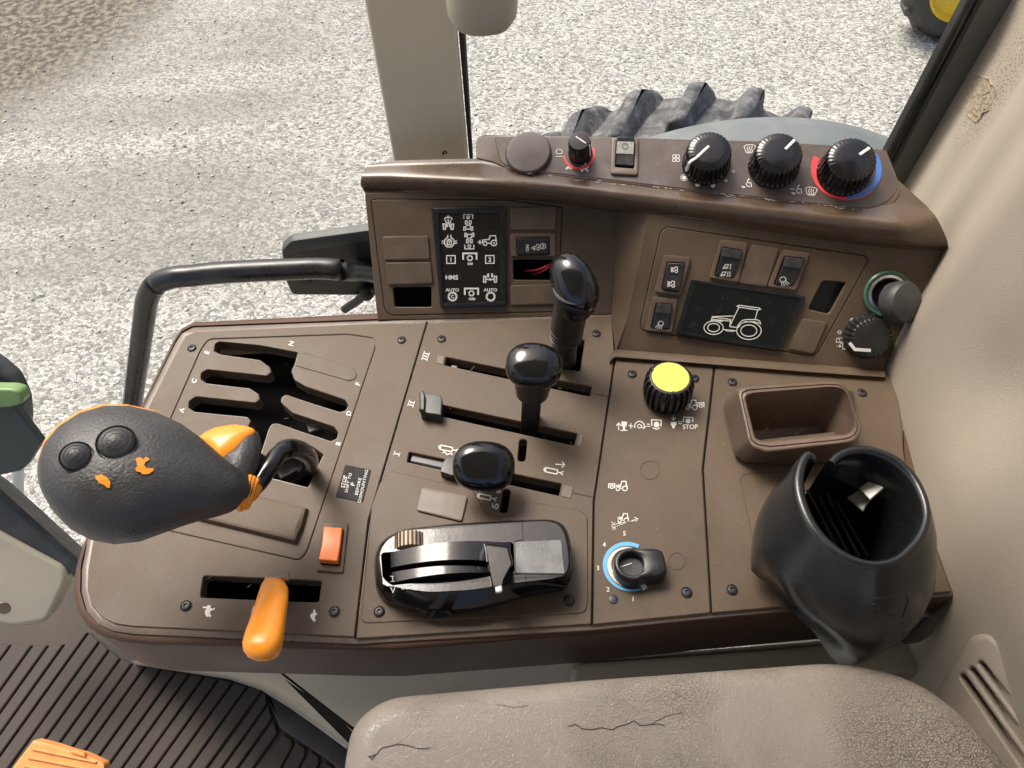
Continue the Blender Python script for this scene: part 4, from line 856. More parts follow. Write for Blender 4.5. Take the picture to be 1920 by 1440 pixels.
def interp(tab, k, n):
    i = min(int(k), n-2); t = k-i
    p0, p1, p2, p3 = (tab[max(i-1, 0)], tab[i], tab[i+1], tab[min(i+2, n-1)])
    f = lambda j: .5*(2*p1[j]+(p2[j]-p0[j])*t+(2*p0[j]-5*p1[j]+4*p2[j]-p3[j])*t*t+(3*p1[j]-p0[j]-3*p2[j]+p3[j])*t**3)
    return (f(0), f(1))
def lin(tab, k, n):
    i = min(int(k), n-2); t = k-i; return (tab[i][0]+(tab[i+1][0]-tab[i][0])*t, tab[i][1]+(tab[i+1][1]-tab[i][1])*t)
PLIP = Pl(A_, t_.cross(s_*math.cos(math.radians(50))+Vector((0, 0, 1))*math.sin(math.radians(50))))
TOPP = list(zip(cols, top)); rows = []; n = len(cols); K = 108
for q in range(K+1):
    k = q*(n-1)/K
    ft, un, be, lt = (interp(t, k, n) for t in (TOPP, UND, BEL, LTP)); sf = lin(SHF, k, n); sb = lin(SHB, k, n)
    p4 = PT.U(*sf); p3 = PZ(p4.z-.0012).U(*lt); PV = Pl(p3, (-t_.y*-.906*-1, -.906, .42)); PV = Pl(p3, Vector((t_.y, -t_.x, 0)).normalized()*.93+Vector((0, 0, .37)))
    P = [onp(*ft, -.002), PV.U(*un, -.0045), PV.U(*be, .0008), p3, p4, PT.U(*sb)]
    prof = [P[0]] + spline(P[1:5], 6)
    prof += [P[4].lerp(P[5], .5), P[5], P[5]+Vector((0, .004, -.004)), P[5]+Vector((0, .006, -.07))]
    rows.append(prof)
# corners of the shelf behind the left shoulder
g = G(); g.grid(rows); 
g.add(rows[0], [tuple(range(len(rows[0])))]); g.add(rows[-1], [tuple(range(len(rows[-1])))])
part('hood', g, BROWND, dash, sharp=50)
# raised shelf block where the knobs sit (rises behind the shoulder)
shelf = rnd([(893, 297), (892, 260), (905, 252), (1180, 257), (1442, 266), (1662, 280), (1684, 336), (1690, 360), (1668, 392), (1630, 396), (1550, 388), (1308, 361), (1110, 337), (960, 321), (925, 304)], [4, 6, 8, 2, 2, 6, 4, 8, 12, 8, 4, 4, 4, 8, 8])
g = G(); plate(g, shelf, [], PT, .0012, .05, ch=.0012, seg=2); part('knob_shelf', g, BROWND, dash)
strip = rnd([(927, 257), (1180, 261), (1442, 270), (1660, 284), (1680, 338), (1684, 356), (1664, 380), (1628, 391), (1550, 384), (1308, 357), (1110, 333), (958, 316), (938, 303)], [6, 2, 2, 8, 4, 8, 14, 10, 4, 4, 4, 10, 8])
g = G(); plate(g, strip, [], PT, .0019, .002, ch=.0006, seg=1); part('shelf_insert', g, STRIP, dash)
# ---- left insert
holeL = rnd([(737, 539), (809, 538), (809, 576), (740, 576)], 4); holeR3 = rnd([(962, 487), (1038, 487), (1036, 525), (963, 525)], 5)
bezI = [(808, 389), (948, 387), (950, 574), (825, 577)]
g = G(); plate(g, inset(clean(insL), .9) if area(insL) > 0 else inset(clean(insL), -.9), [holeL, holeR3], PL, .0004, .003, ch=.0008, hdepth=.004); part('left_insert', g, BROWN, dash)
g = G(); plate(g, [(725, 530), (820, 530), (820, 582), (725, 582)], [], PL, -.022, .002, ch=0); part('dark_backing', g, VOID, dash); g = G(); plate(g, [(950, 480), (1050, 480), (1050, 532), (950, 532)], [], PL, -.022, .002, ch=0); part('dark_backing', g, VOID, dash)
for q in ([(717, 443), (803, 442), (806, 487), (721, 488)], [(723, 492), (807, 491), (812, 532), (727, 535)], [(956, 389), (1042, 387), (1042, 431), (956, 431)], [(956, 535), (1039, 533), (1042, 571), (957.5, 573)]):
    g = G(); plate(g, rnd(q, 4), [], PL, .0026, .0028, ch=.0012, seg=2); part('blank_cover', g, BROWNL, dash)
g = G(); pts = [PL.U(984, 508, -.015), PL.U(1006, 506, -.006), PL.U(1024, 499, -.002), PL.U(1034, 491, -.010)]; pts = spline(pts, 5); sweep(g, pts, [.0011]*len(pts), n=8)
pts = spline([PL.U(1000, 515, -.018), PL.U(1018, 508, -.006), PL.U(1032, 498, -.003), PL.U(1040, 492, -.012)], 5); sweep(g, pts, [.0011]*len(pts), n=8); part('red_wire', g, RED, dash)
# indicator display with printed symbols
g = G(); plate(g, rnd(bezI, 5), [rnd([(822, 400), (937, 399), (939, 565), (832, 569)], 2)], PL, .0050, .005, ch=.0014, seg=2, hch=.0012, hdepth=.003); ind = part('indicator_display', g, mat('bezel_black', (.008, .009, .012), .28, .1, 40), dash)
g = G(); plate(g, [(820, 398), (939, 397), (941, 567), (830, 571)], [], PL, .0026, .001, ch=0); part('screen', g, mat('screen_dark', (.009, .007, .007), .22, .1, 40), ind)
IO = .0030; WI = 2.1
def ic(*a, **k):
    k.setdefault('off', IO); g = G(); lines(*a, **k)(g); part('symbol', g, WHITE, ind)
ic(840.5, 417, 1.0, [[(-6, -9), (6, -9)], [(-6, -6), (-3, 2)], [(6, -6), (3, 2)], [(-7, -7), (-5, -4)], [(7, -7), (5, -4)], [(0, -5), (0, 1)], [(-10, 3), (-6, 3), (-5, 13), (-9, 13), (-10, 3)], [(10, 3), (6, 3), (5, 13), (9, 13), (10, 3)]], WI, PL, fills=[[(-4, -9), (0, -14), (4, -9)], [(-4, 2), (-1, 2), (-1, 9), (-4, 9)], [(1, 2), (4, 2), (4, 9), (1, 9)], [(-2.5, 0), (2.5, 0), (0, 4)]])
def tplan(f): return [[(p[0], p[1]*f) for p in l] for l in ([(-8, -7), (-8, -14), (8, -14), (8, -7)], [(-5, -3), (-2, -3), (-2, 3), (-5, 3), (-5, -3)], [(5, -3), (2, -3), (2, 3), (5, 3), (5, -3)], [(-2, 0), (2, 0)], [(-8, 8), (-5, 8), (-5, 14), (-8, 14), (-8, 8)], [(8, 8), (5, 8), (5, 14), (8, 14), (8, 8)], [(-4, 12), (-4, 7), (-2, 5), (2, 5), (4, 7), (4, 12), (-4, 12)])]
ic(878, 417, 1.05, tplan(1), WI-.3, PL, rings=[(0, -9, 2.4)])
ic(880, 452, 1.05, tplan(-1), WI-.3, PL, rings=[(0, 9, 2.4)])
ic(842.5, 454, 1.0, [[(-3, -13), (-3, -9), (-8, -5), (-9, 0), (-8, 5), (-4, 9), (4, 9), (8, 5), (9, 0), (8, -5), (3, -9), (3, -13)], [(-14, -2), (-9, -2)], [(-14, 2), (-9, 2)], [(14, -2), (9, -2)], [(14, 2), (9, 2)], [(-4, -2), (4, -2), (4, 5), (-4, 5), (-4, -2)], [(-2.5, -2), (-2.5, -5), (2.5, -5), (2.5, -2)]], WI-.2, PL, dots=[(0, 1.5, 1.4)])
ic(917, 452, 1.0, [[(-10, 3), (-12, 3), (-12, -2), (0, -3), (2, -10), (12, -10), (14, 2)], [(-4, 4), (4, 4)], [(-20, 2), (-12, 2)], [(-16, -1.5), (-20, 2), (-16, 5)]], WI, PL, rings=[(-7.5, 4.5, 3.6), (9, 3.5, 5.2)], dots=[(9, 3.5, 1.8)])
ribg = G(); ribbon(ribg, rnd([(901, 437), (930, 433), (938, 446), (935, 466), (908, 469), (901, 455)], 5), .8, PL, IO, closed=True); part('worn_ring', ribg, DIMP, ind); ribg = G(); ribbon(ribg, [(862, 512), (865, 518), (864, 525)], .9, PL, IO); part('worn_ring', ribg, DIMP, ind)
for s, x in (('1', 845.5), ('2', 918.5)):
    g = G(); ribbon(g, rect(x, 486.5, 16, 14.5), 1.9, PL, IO, closed=True); text(g, s, x, 486.5, 7.5, 0, PL, IO, .03); part('symbol', g, WHITE, ind)
def gear(g, x, y, r, n, w, P, off):
    pts = []
    for k in range(n*4):
        a = 2*math.pi*k/(n*4); rr = r*(1.28 if k % 4 in (1, 2) else 1); pts.append((x+rr*math.cos(a), y+rr*math.sin(a)))
    ribbon(g, pts, w, P, off, closed=True)
for x, y, s in ((881, 481, '540'), (884, 547, '1000')):
    g = G(); ribbon(g, [(x-12.5, y+5), (x-12.5, y-6), (x+12.5, y-6), (x+12.5, y+5)], 3.2, PL, IO); gear(g, x, y+3, 4.0, 8, 1.8, PL, IO); text(g, s, x+.5, y+13.5, 4.6, 0, PL, IO, .03); part('symbol', g, WHITE, ind)
g = G(); text(g, 'HMS', 847, 520, 8, 0, PL, IO, .03, 1.02, 1.05); part('lettering', g, WHITE, ind)
ic(919, 521, 1.0, [[(-12, -3), (-8, -3), (-8, 8), (-12, 8), (-12, -3)], [(12, -3), (8, -3), (8, 8), (12, 8), (12, -3)], [(-8, 2), (0, 4), (8, 2)]], WI, PL, dots=[(0, 3, 2.6)], fills=[[(-6, -7), (-2, -9), (-2, -1), (-5, -1)], [(6, -7), (2, -9), (2, -1), (5, -1)]])
for x, s in ((848.5, 'C'), (920, '')):
    g = G(); text(g, 'AUTO', x-.3, 543.5, 5.6, 0, PL, IO, .025, 1.0, 1.12); gear(g, x, 556, 6.6, 12, 2.0, PL, IO)
    if s: text(g, s, x, 556, 6, 0, PL, IO, .03)
    part('symbol', g, WHITE, ind)
# ---- right insert
holeP = rnd([(1542.5, 526), (1587.5, 530), (1555, 589), (1515, 580)], 6)
g = G(); plate(g, inset(clean(insR), .9) if area(insR) > 0 else inset(clean(insR), -.9), [holeP], PR, .0004, .003, ch=.0008, hdepth=.004); part('right_insert', g, BROWN, dash)
g = G(); plate(g, [(1500, 515), (1600, 515), (1600, 600), (1500, 600)], [], PR, -.010, .002, ch=0); part('dark_backing', g, mat('dark_green_black', (.008, .010, .009), .5), dash)
for q in ([(1409, 457.5), (1461, 465), (1437.5, 539), (1384, 531)], [(1505, 597.5), (1552.5, 604), (1526, 664), (1477.5, 655)]):
    g = G(); plate(g, rnd(q, 5), [], PR, .0026, .0028, ch=.0012, seg=2); part('blank_cover', g, BROWNL, dash)
g = G(); plate(g, rnd([(1297, 524), (1512, 556), (1462, 657), (1267, 627)], 4), [rnd([(1306, 531), (1499, 561), (1455, 650), (1276, 622)], 2)], PR, .0050, .005, ch=.0014, seg=2, hch=.0008, hdepth=.0015); disp = part('monitor_display', g, mat('monitor_black', (.006, .008, .009), .25, .1, 40), dash)
g = G(); plate(g, [(1303, 528), (1503, 558), (1459, 653), (1273, 625)], [], PR, .0042, .001, ch=0); part('screen', g, mat('monitor_screen', (.005, .007, .008), .15, .1, 40), disp)
T4 = lambda L: [(x/4+1180, y/4+420) for x, y in L]
g = G(); DO = .0046; W2 = 1.7
for L, cl in (([(808, 615), (830, 610), (975, 630), (985, 640), (968, 645), (815, 622)], 1), ([(822, 624), (752, 768), (800, 775)], 0), ([(962, 645), (942, 720)], 0), ([(615, 722), (622, 695), (770, 690), (780, 690)], 0), ([(620, 705), (640, 700), (762, 716)], 0), ([(625, 716), (690, 722), (758, 728)], 0), ([(752, 768), (762, 718)], 0), ([(806, 775), (825, 745), (850, 722), (890, 716), (960, 718), (978, 728), (985, 748), (972, 742)], 0), ([(820, 775), (838, 748), (870, 732), (930, 732), (972, 742)], 0), ([(702, 790), (806, 802)], 0), ([(722, 795), (780, 802), (778, 806), (724, 800)], 1), ([(610, 722), (700, 730)], 0)):
    ribbon(g, T4(L), W2, PR, DO, closed=bool(cl))
for x, y, rx, ry in ((632, 778, 72, 50), (632, 777, 44, 31), (897, 800, 92, 66), (896, 800, 60, 43)): ribbon(g, T4(ell(x, y, rx, ry, 40)), W2, PR, DO, closed=True)
part('tractor_outline', g, WHITE, disp)
g = G()
for x, y in ((720, 548), (880, 575), (1040, 590), (520, 640), (680, 640), (480, 755), (1085, 728)):
    c = T4([(x, y)])[0]; ribbon(g, ell(c[0], c[1], 4.5, 3.6, 14), 1.1, PR, DO, closed=True); ribbon(g, [(c[0]-9, c[1]+3), (c[0]-4, c[1]+1)], 1.1, PR, DO); ribbon(g, [(c[0]-8, c[1]+6), (c[0]-2, c[1]+5)], 1.1, PR, DO)
part('unlit_symbol', g, DIMP, disp)
# prints on the shelf
SO = .0023
def shp(fn, m=WHITE, name='symbol'):
    g = G(); fn(g); part(name, g, m, dash)
shp(lines(1048.5, 284.5, 1.0, [[(-4, 4), (-6, 0), (-4, -4), (-1, -5), (4, -4), (6, 0), (4, 4), (-4, 4)], [(-6, 9), (6, 9)]], 1.2, PT, SO))
shp(lines(1067.5, 314, .8, [], 1, PT, SO, fills=[TURTLE])); shp(lines(1096, 314.5, .95, [], 1, PT, SO, rot=0, fills=[RABBIT]))
for i in range(4):
    pass
shp(lines(1267.6, 296.5, 1.0, [], 1.3, PT, SO, rings=[(-3.5, -3.5, 3.1), (3.5, -3.3, 3.1), (-3.3, 3.6, 3.1), (3.6, 3.6, 3.1)]))
SCRN = [[(-11, -5), (-6, -8), (6, -8), (11, -5), (7, 6), (-7, 6), (-11, -5)]]+[[(x, 8), (x+1, 3), (x-1, -1), (x+.5, -5)] for x in (-4, 0, 4)]
shp(lines(1406, 279.5, 1.0, SCRN, 1.2, PT, SO)); shp(lines(1521, 359, 1.0, SCRN, 1.2, PT, SO, rot=-6))
SEATP = [[(3, -9), (1, -3), (8, -2), (9, 5)], [(-1, -1), (1, 4), (6, 5)], [(-10, 4), (-4, 5)], [(-8, 7), (-3, 6)]]
shp(lines(1400, 345, 1.0, SEATP, 1.7, PT, SO, dots=[(4, -9, 1.6)])); shp(lines(1494, 357, 1.0, SEATP+[[(-11, -3), (-5, -2)]], 1.7, PT, SO, dots=[(4, -9, 1.6)]))
def dots(g):
    ribbon(g, ell(1283, 333, 6.5, 5.6, 20), 1, PT, SO, closed=True)
    for x, y, r in ((1283, 333, 4), (1308, 346, 4.6), (1337, 348, 4.2), (1361.6, 339, 2.8)): fill(g, ell(x, y, r, r*.88, 16), PT, SO)
    ribbon(g, ell(1375, 321, 2.4, 2.1, 14), .9, PT, SO, closed=True)
shp(dots)
def dots2(g):
    for x, y, r in ((1598, 600, 4.4), (1637, 592, 4.8)): fill(g, ell(x, y, r, r*.9, 16), PR, .0006)
    ribbon(g, ell(1574, 623, 3, 2.7, 14), 1.3, PR, .0006, closed=True)
shp(dots2)
shp(lines(1575, 638, .9, [[(-8, 4), (-7, -4), (7, -5), (9, 1), (4, 5), (-8, 4)], [(-2, -4), (1, 7), (3, 3)]], 1.4, PR, .0006)); shp(lines(1582, 649, .9, [[(-14, 0), (-6, 0)], [(-9, -3), (-6, 0), (-9, 3)], [(-3, -5), (8, -4), (7, 6), (-2, 6), (-3, -5)]], 1.4, PR, .0006))
shp(lambda g: ribbon(g, [(1545, 672), (1548, 640), (1570, 600), (1600, 580), (1640, 574), (1672, 585)], .9, PR, .0004), mat('mould_line', (.11, .08, .065), .5), 'mould_line')
# rubbed pale wear along the lip edge
g = G(); rng = random.Random(9)
for _ in range(70):
    x = rng.uniform(960, 1640); y = 322+(x-960)*.107+rng.uniform(-1.5, 3); l = rng.uniform(1, 9)
    ribbon(g, [(x, y), (x+l, y+l*.107)], rng.uniform(.5, 1.1), PT, .0026)
wk = part('edge_wear', g, mat('rubbed_edge', (.42, .37, .32), .7), dash); wk['kind'] = 'stuff'
# ------------------------------------------------------------------ rocker switches
def quadP(q, P, off): return [P.U(p[0], p[1], off) for p in q]
def wedge(g, q, P, off, h0, hm, h1, along=0):
    """rocker body over the outline q (a, b, c, d); ridge across the middle, end heights h0 (a-b side) and h1 (c-d side)"""
    a, b, c, d = quadP(q, P, off)
    if along: a, b, c, d = b, c, d, a
    m0, m1 = a.lerp(d, .5), b.lerp(c, .5); N = P.n
    lo = [a, b, m1, c, d, m0]; hi = [a+N*h0, b+N*h0, m1+N*hm, c+N*h1, d+N*h1, m0+N*hm]
    fs = [(6, 7, 8, 11), (11, 8, 9, 10)]+[(i, (i+1) % 6, 6+(i+1) % 6, 6+i) for i in range(6)]+[(0, 5, 4, 3, 2, 1)]
    return g.add(lo+hi, fs)
def shrinkq(q, t):
    cx = sum(p[0] for p in q)/4; cy = sum(p[1] for p in q)/4
    return [(p[0]+(cx-p[0])*t, p[1]+(cy-p[1])*t) for p in q]
LENS = mat('smoked_lens', (.035, .036, .034), .3, .3, 120, .05, 500, dust=.25, dustcol=(.12, .12, .11), ds=120)
def rocker(label, bez, rk, P, h=(.0005, .003, .0062), lens=None, along=0, m=None, bm=None, group=None, off=.0004, bh=.0030):
    c = P.U(sum(p[0] for p in bez)/4, sum(p[1] for p in bez)/4, off)
    t = thing('rocker_switch', label, 'switch', c, group)
    g = G(); plate(g, rnd(bez, 5), [rnd(rk, 3)], P, off+bh, bh, ch=.0010, seg=2, hch=.0006, hdepth=bh); part('bezel', g, bm or BIN, t)
    g = G(); plate(g, shrinkq(rk, -.02), [], P, off+.0002, .0002, ch=0); part('well', g, VOID, t)
    g = G(); wedge(g, shrinkq(rk, .05), P, off+.0004, h[0]+bh-.0004, h[1]+bh, h[2]+bh, along); r = part('rocker', g, m or BLACKM, t, bevel=.0008, sharp=30)
    if lens:
        g = G(); plate(g, rnd(lens, 2), [], P, off+bh+.0052, .0042, ch=.0008, seg=2); part('lens', g, LENS, r)
    return t, r
GR = 'black rocker switches in the dashboard'
t, r = rocker('orange rocker switch set into the console beside the throttle slot', [(604, 977), (653, 980), (643, 1074), (592, 1070)], [(609, 990), (645, 993), (637, 1061), (600, 1058)], TOP, h=(.004, .0025, .0060), m=ORANGER, bm=BROWN, off=.0004, bh=.0016)
t, r = rocker('black rocker switch printed ON, beside the indicator display', [(956, 438.5), (1041, 437), (1042, 481), (957.5, 481)], [(968, 446), (1030, 444), (1031, 477), (969, 479)], PL, h=(.0010, .0036, .0068), along=1, group=None)
def lift(P, q, hs):
    """plane through the sloping face of a rocker: three picture points with their heights"""
    a, b, c = [P.U(p[0], p[1], h) for p, h in zip(q, hs)]; n = (b-a).cross(c-a)
    if n.dot(P.n) < 0: n = -n
    return Pl(a, n)
RP = lift(PL, [(969, 461), (1030, 446), (1030, 476)], [.0112, .0052, .0052])
g = G(); text(g, 'NO', 989, 465, 5.5, -90, RP, .0008, .02); lines(1006, 464, .55, [[(-11, 3), (-11, -2), (-2, -3), (0, -10), (8, -10), (9, -2)], [(-18, 2), (-12, 2)]], 1.3, RP, .0008, rings=[(-8, 5, 3.2), (6, 4, 4.6)])(g); ribbon(g, ell(1018, 461.5, 5, 5, 18), 1.3, RP, .0008, closed=True); ribbon(g, [(1019, 458), (1017, 461), (1020, 462), (1017, 465)], 1.1, RP, .0008); part('symbol', g, WHITE, r)
S = [('black two way rocker switch with two small tractor symbols above the slanting beam switch', [(1245, 477.5), (1296, 482.5), (1276, 555), (1227.5, 547.5)], [(1251, 491), (1285, 492.5), (1272.5, 547.5), (1240, 542.5)], None),
     ('black rocker switch with a slanting beam symbol, left of the tractor display', [(1224, 556), (1271, 561), (1260, 624), (1210, 620)], [(1230, 568), (1261, 570), (1254, 617.5), (1220, 615)], [(1232, 569), (1260, 571), (1257.5, 589), (1229, 587)]),
     ('black rocker switch with two lamp symbols I and II, above the tractor display', [(1351, 449), (1402.5, 455), (1385, 530), (1330, 521)], [(1354, 462.5), (1392.5, 469), (1375, 521), (1339, 517.5)], [(1355, 464), (1391, 470), (1387, 487), (1352, 481)]),
     ('black rocker switch with a work lamp symbol, right of the wide blank cover', [(1467.5, 467.5), (1519.5, 474), (1492.5, 545), (1439, 537.5)], [(1471, 480), (1509, 484), (1486, 536), (1450, 534)], [(1473, 481), (1507, 485), (1502, 505), (1469, 500)])]
RS = []
for lb, bz, rk, ln in S: RS.append(rocker(lb, bz, rk, PR, h=(.0045, .0022, .0006) if ln else (.0008, .0022, .0036), lens=ln, group=GR))
def sym(r, P, pts, hs, fns, m=WHITE):
    Q = lift(P, pts, [h_+.0014 for h_ in hs]); g = G()
    for f in fns: f(g, Q)
    part('symbol', g, m, r)
mt_ = lambda x, y, s: (lambda g, Q: lines(x, y, s, [[(-11, 3), (-11, -2), (-2, -3), (0, -10), (8, -10), (9, -2)], [(-5, 4), (2, 4)], [(-14, -6), (-5, -6)]], 1.3, Q, .0007, rings=[(-8, 5, 3.2), (6, 4, 4.6)], rot=-8)(g))
sym(RS[0][1], PR, [(1250, 493), (1285, 494), (1262, 520)], [.0042, .0042, .0056], [mt_(1265, 506, .55)]); sym(RS[0][1], PR, [(1262, 520), (1280, 520), (1243, 542)], [.0056, .0056, .0070], [mt_(1259, 533, .6)])
LAMP = lambda x, y, s, d=1: (lambda g, Q: lines(x, y, s, [[(-3*d, 3), (-6*d, -1), (-4*d, -6), (2*d, -7), (6*d, -3), (4*d, 1), (-3*d, 3)]]+[[(a*d, b), (a*d+c*d, b+6)] for a, b, c in ((-2, 4, 0), (1, 4, 2), (4, 3, 4), (6, 1, 6))], 1.4, Q, .0007)(g))
sym(RS[1][1], PR, [(1224, 593), (1256, 595), (1222, 614)], [.0050, .0050, .0036], [LAMP(1239, 608, .85, -1)])
BK = lambda x, y, n: (lambda g, Q: (lines(x, y, .8, [[(-7, 4), (-1, -5), (6, -5), (3, 4), (-7, 4)], [(-7, 4), (-3, 1), (2, 1)]], 1.5, Q, .0007)(g), [ribbon(g, [(x+9+k*4, y-4), (x+8+k*4, y+4)], 1.4, Q, .0007) for k in range(n)], ribbon(g, [(x+7, y-4), (x+7+n*4, y-4)], 1, Q, .0007), ribbon(g, [(x+6, y+4), (x+6+n*4, y+4)], 1, Q, .0007)))
sym(RS[2][1], PR, [(1349, 490), (1384, 494), (1340, 516)], [.0052, .0052, .0036], [BK(1361, 500, 1), BK(1356, 514, 2)])
sym(RS[3][1], PR, [(1466, 506), (1500, 511), (1452, 532)], [.0052, .0052, .0036], [LAMP(1468, 526, 1.0)])
t, r = rocker('two tone pale and black rocker switch on the knob shelf', [(1147, 257), (1198, 257.5), (1196, 328), (1145, 325.6)], [(1155.6, 263), (1190.6, 264), (1189, 316), (1153, 313)], PT, h=(.0060, .0025, .0008), off=.0019, bh=.0028)
Q = lift(PT, [(1156, 264), (1190, 265), (1172, 289)], [.0107, .0107, .0072])
g = G(); g.add([Q.U(*p, .0006) for p in ((1157, 265), (1189, 266), (1187.5, 289), (1155.5, 287.5))], [(0, 1, 2, 3)]); pl_ = part('pale_face', g, mat('worn_pale_face', (.40, .41, .36), .45, .25, 260, .1, 400, dust=.5, dustcol=(.10, .10, .09), ds=140), r, sharp=-20)
g = G(); gear(g, 1172, 274, 4.6, 8, 1.2, Q, .0009); part('symbol', g, mat('grey_print', (.16, .16, .15), .6), r)

# ------------------------------------------------------------------ knobs on the shelf
def fluted(name, label, cap_px, P, R, H, off, ptr=None, m=BLACK, fl=30, cat='knob', group=None, skirt=None):
    n = P.n; c = P.U(cap_px[0], cap_px[1], off+H)-n*H
    t = thing(name, label, cat, c, group)
    g = G(); lathe(g, c, n, [(R*1.02, 0), (R*1.02, H*.10), (R, H*.12, .2), (R*.985, H*.2, 1), (R*.94, H*.72, 1), (R*.93, H*.84, .8), (R*.90, H*.93, .3), (R*.84, H*.985), (R*.55, H), (R*.02, H*1.01)], 48, flute=fl, fd=R*.085); part('knob_body', g, m, t, sharp=55)
    if ptr:
        CP = Pl(c+n*H, n); g = G(); pts = [CP.U(*p) for p in ptr]
        a, b = pts[0], pts[1]; d = (b-a).normalized(); s = n.cross(d); g.box((a+b)/2+n*.0006, (b-a)/2, s*R*.058, n*.0009)
        if len(ptr) == 3:
            rad = (b-c-n*H); rad = (rad-n*rad.dot(n)).normalized(); k1 = c+rad*R*.93+n*H*.97; k2 = c+rad*R*1.01+n*H*.40; q = (k2-k1)/2; nn = rad
            g.box((b+k1)/2+n*.0002, (k1-b)/2, n.cross(rad)*R*.058, n*.0010); g.box((k1+k2)/2, q, n.cross(rad)*R*.058, nn*.0012)
        part('pointer', g, WHITE, t, bevel=.0004)
    return t
GK = 'black fluted heater knobs on the knob shelf'
fluted('rotary_knob', 'large black fluted knob beside the fan symbol, its white pointer bent over the left edge', (1330, 282), PT, .0215, .024, .0019, ptr=[(1329, 275), (1306, 296), (1297, 306)], group=GK)
fluted('rotary_knob', 'large black fluted knob between the windscreen and seat symbols', (1461, 286), PT, .0222, .024, .0019, ptr=[(1490, 263), (1472, 281)], group=GK)
fluted('rotary_knob', 'large black fluted knob inside the red and blue ring', (1598, 297), PT, .0228, .026, .0019, ptr=[(1630, 278), (1611, 291)], group=GK)
ringc = PT.U(1587, 317, .002)
for nm, a0, a1, mm, r0, r1 in (('red_scale', 148, 285, RED, .0250, .0305), ('blue_scale', 262, 385, BLUE, .0250, .0298), ('red_tip', 285, 306, RED, .0284, .0305)):
    g = G(); arcring(g, ringc, r0, r1, a0, a1, PT.__class__(ringc, PT.n) if 0 else PT, off=.0004 if nm != 'blue_scale' else .0007); part(nm, g, mm, dash, sharp=-20)
# small speed knob
n = PT.n; c = PT.U(1086, 263, .0019+.024)-n*.024
t = thing('speed_knob', 'small black ribbed knob with a red arc beside the turtle and rabbit symbols', 'knob', c)
g = G(); lathe(g, c, n, [(.0112, 0), (.0114, .003), (.0110, .004, .3), (.0106, .006, 1), (.0104, .020, 1), (.0100, .0225, .3), (.0092, .0238), (.004, .024), (.0003, .024)], flute=18, fd=.0007); part('knob_body', g, BLACK, t, sharp=55)
CP = Pl(c+n*.024, n); g = G(); ribbon(g, [(1080, 256), (1098, 268)], 2.4, CP, .0004)
a = CP.U(1100, 269); rad = (a-c-n*.024).normalized(); s = n.cross(rad); g.box(c+rad*.0107+n*.013, rad*.0003, s*.0006, n*.010); part('pointer', g, WHITE, t)
g = G(); arcring(g, PT.U(1086, 291, .002), .0128, .0152, 175, 385, PT, off=.0006); part('red_arc', g, RED, t, sharp=-20)
# round blank cap
c = PT.U(990, 284, .007)-n*.0051
g = G(); lathe(g, c, n, [(.0215, 0), (.0220, .001), (.0220, .0030), (.0205, .0050), (.019, .0052), (.001, .0054)], 56); g.box(c+(-PT.v)*.0212+n*.0022, PT.u*.0022, PT.v*.0016, n*.0016)
solo('round_cap', g, mat('purple_brown_cap', (.078, .060, .056), .4, .1, 50, .15, 1000, dust=.1, ds=40), 'round brown blank cap at the left end of the knob shelf', 'cap', sharp=40)

# ------------------------------------------------------------------ socket and wiper knob at the right end
c = PR.U(1663, 551, .001); t = thing('power_socket', 'round power socket with green ring and open dark cap beside the wall', 'socket', c)
g = G(); lathe(g, c, PR.n, [(.0212, -.0005), (.0212, .0030), (.0200, .0040), (.0180, .0036), (.0172, .0020), (.0172, .0005)], 40, cap=False); part('green_ring', g, mat('green_ring', (.055, .13, .085), .35, .1, 60), t)
g = G(); lathe(g, c, PR.n, [(.0174, .0012), (.0172, .0034), (.0150, .0044), (.0136, .0040), (.0130, -.004), (.0130, -.012), (.0005, -.012)], 40, cap=False); part('socket_rim', g, STEEL, t)
g = G(); lathe(g, c+PR.n*.0006, PR.n, [(.0155, 0), (.0130, .0012), (.0005, .0012)], 30); part('socket_well', g, VOID, t)
cc = PR.U(1690, 566, .024); ax = (PR.n+PR.u*.5).normalized()
g = G(); lathe(g, cc, ax, [(.0150, -.010), (.0172, -.009), (.0186, -.002), (.0186, .003), (.0165, .0065), (.010, .0085), (.0005, .009)], 40); part('cap', g, mat('dark_grey_cap', (.040, .040, .040), .5, .15, 50, .2, 600, dust=.1), t)
g = G(); g.box(c.lerp(cc, .5)+PR.u*.012+PR.n*(-.003), PR.u*.005, PR.v*.004, PR.n*.010); part('cap_hinge', g, BLACKM, t, bevel=.001)
c = PR.U(1634, 634, .016)-PR.n*.016
t = thing('wiper_knob', 'dark fluted wiper knob with a bent white pointer, low on the dashboard end', 'knob', c)
g = G(); lathe(g, c, PR.n, [(.0205, 0), (.0205, .002), (.0200, .003, .3), (.0195, .006, 1), (.0185, .013, 1), (.0178, .016, .5), (.0165, .0175), (.004, .018), (.0002, .018)], flute=26, fd=.0016); part('knob_body', g, BLACKM, t, sharp=55)
WP = Pl(c+PR.n*.018, PR.n); g = G(); ribbon(g, [(1594, 644), (1603, 655), (1631, 657)], 6, WP, .0006)
part('pointer', g, WHITE, t)

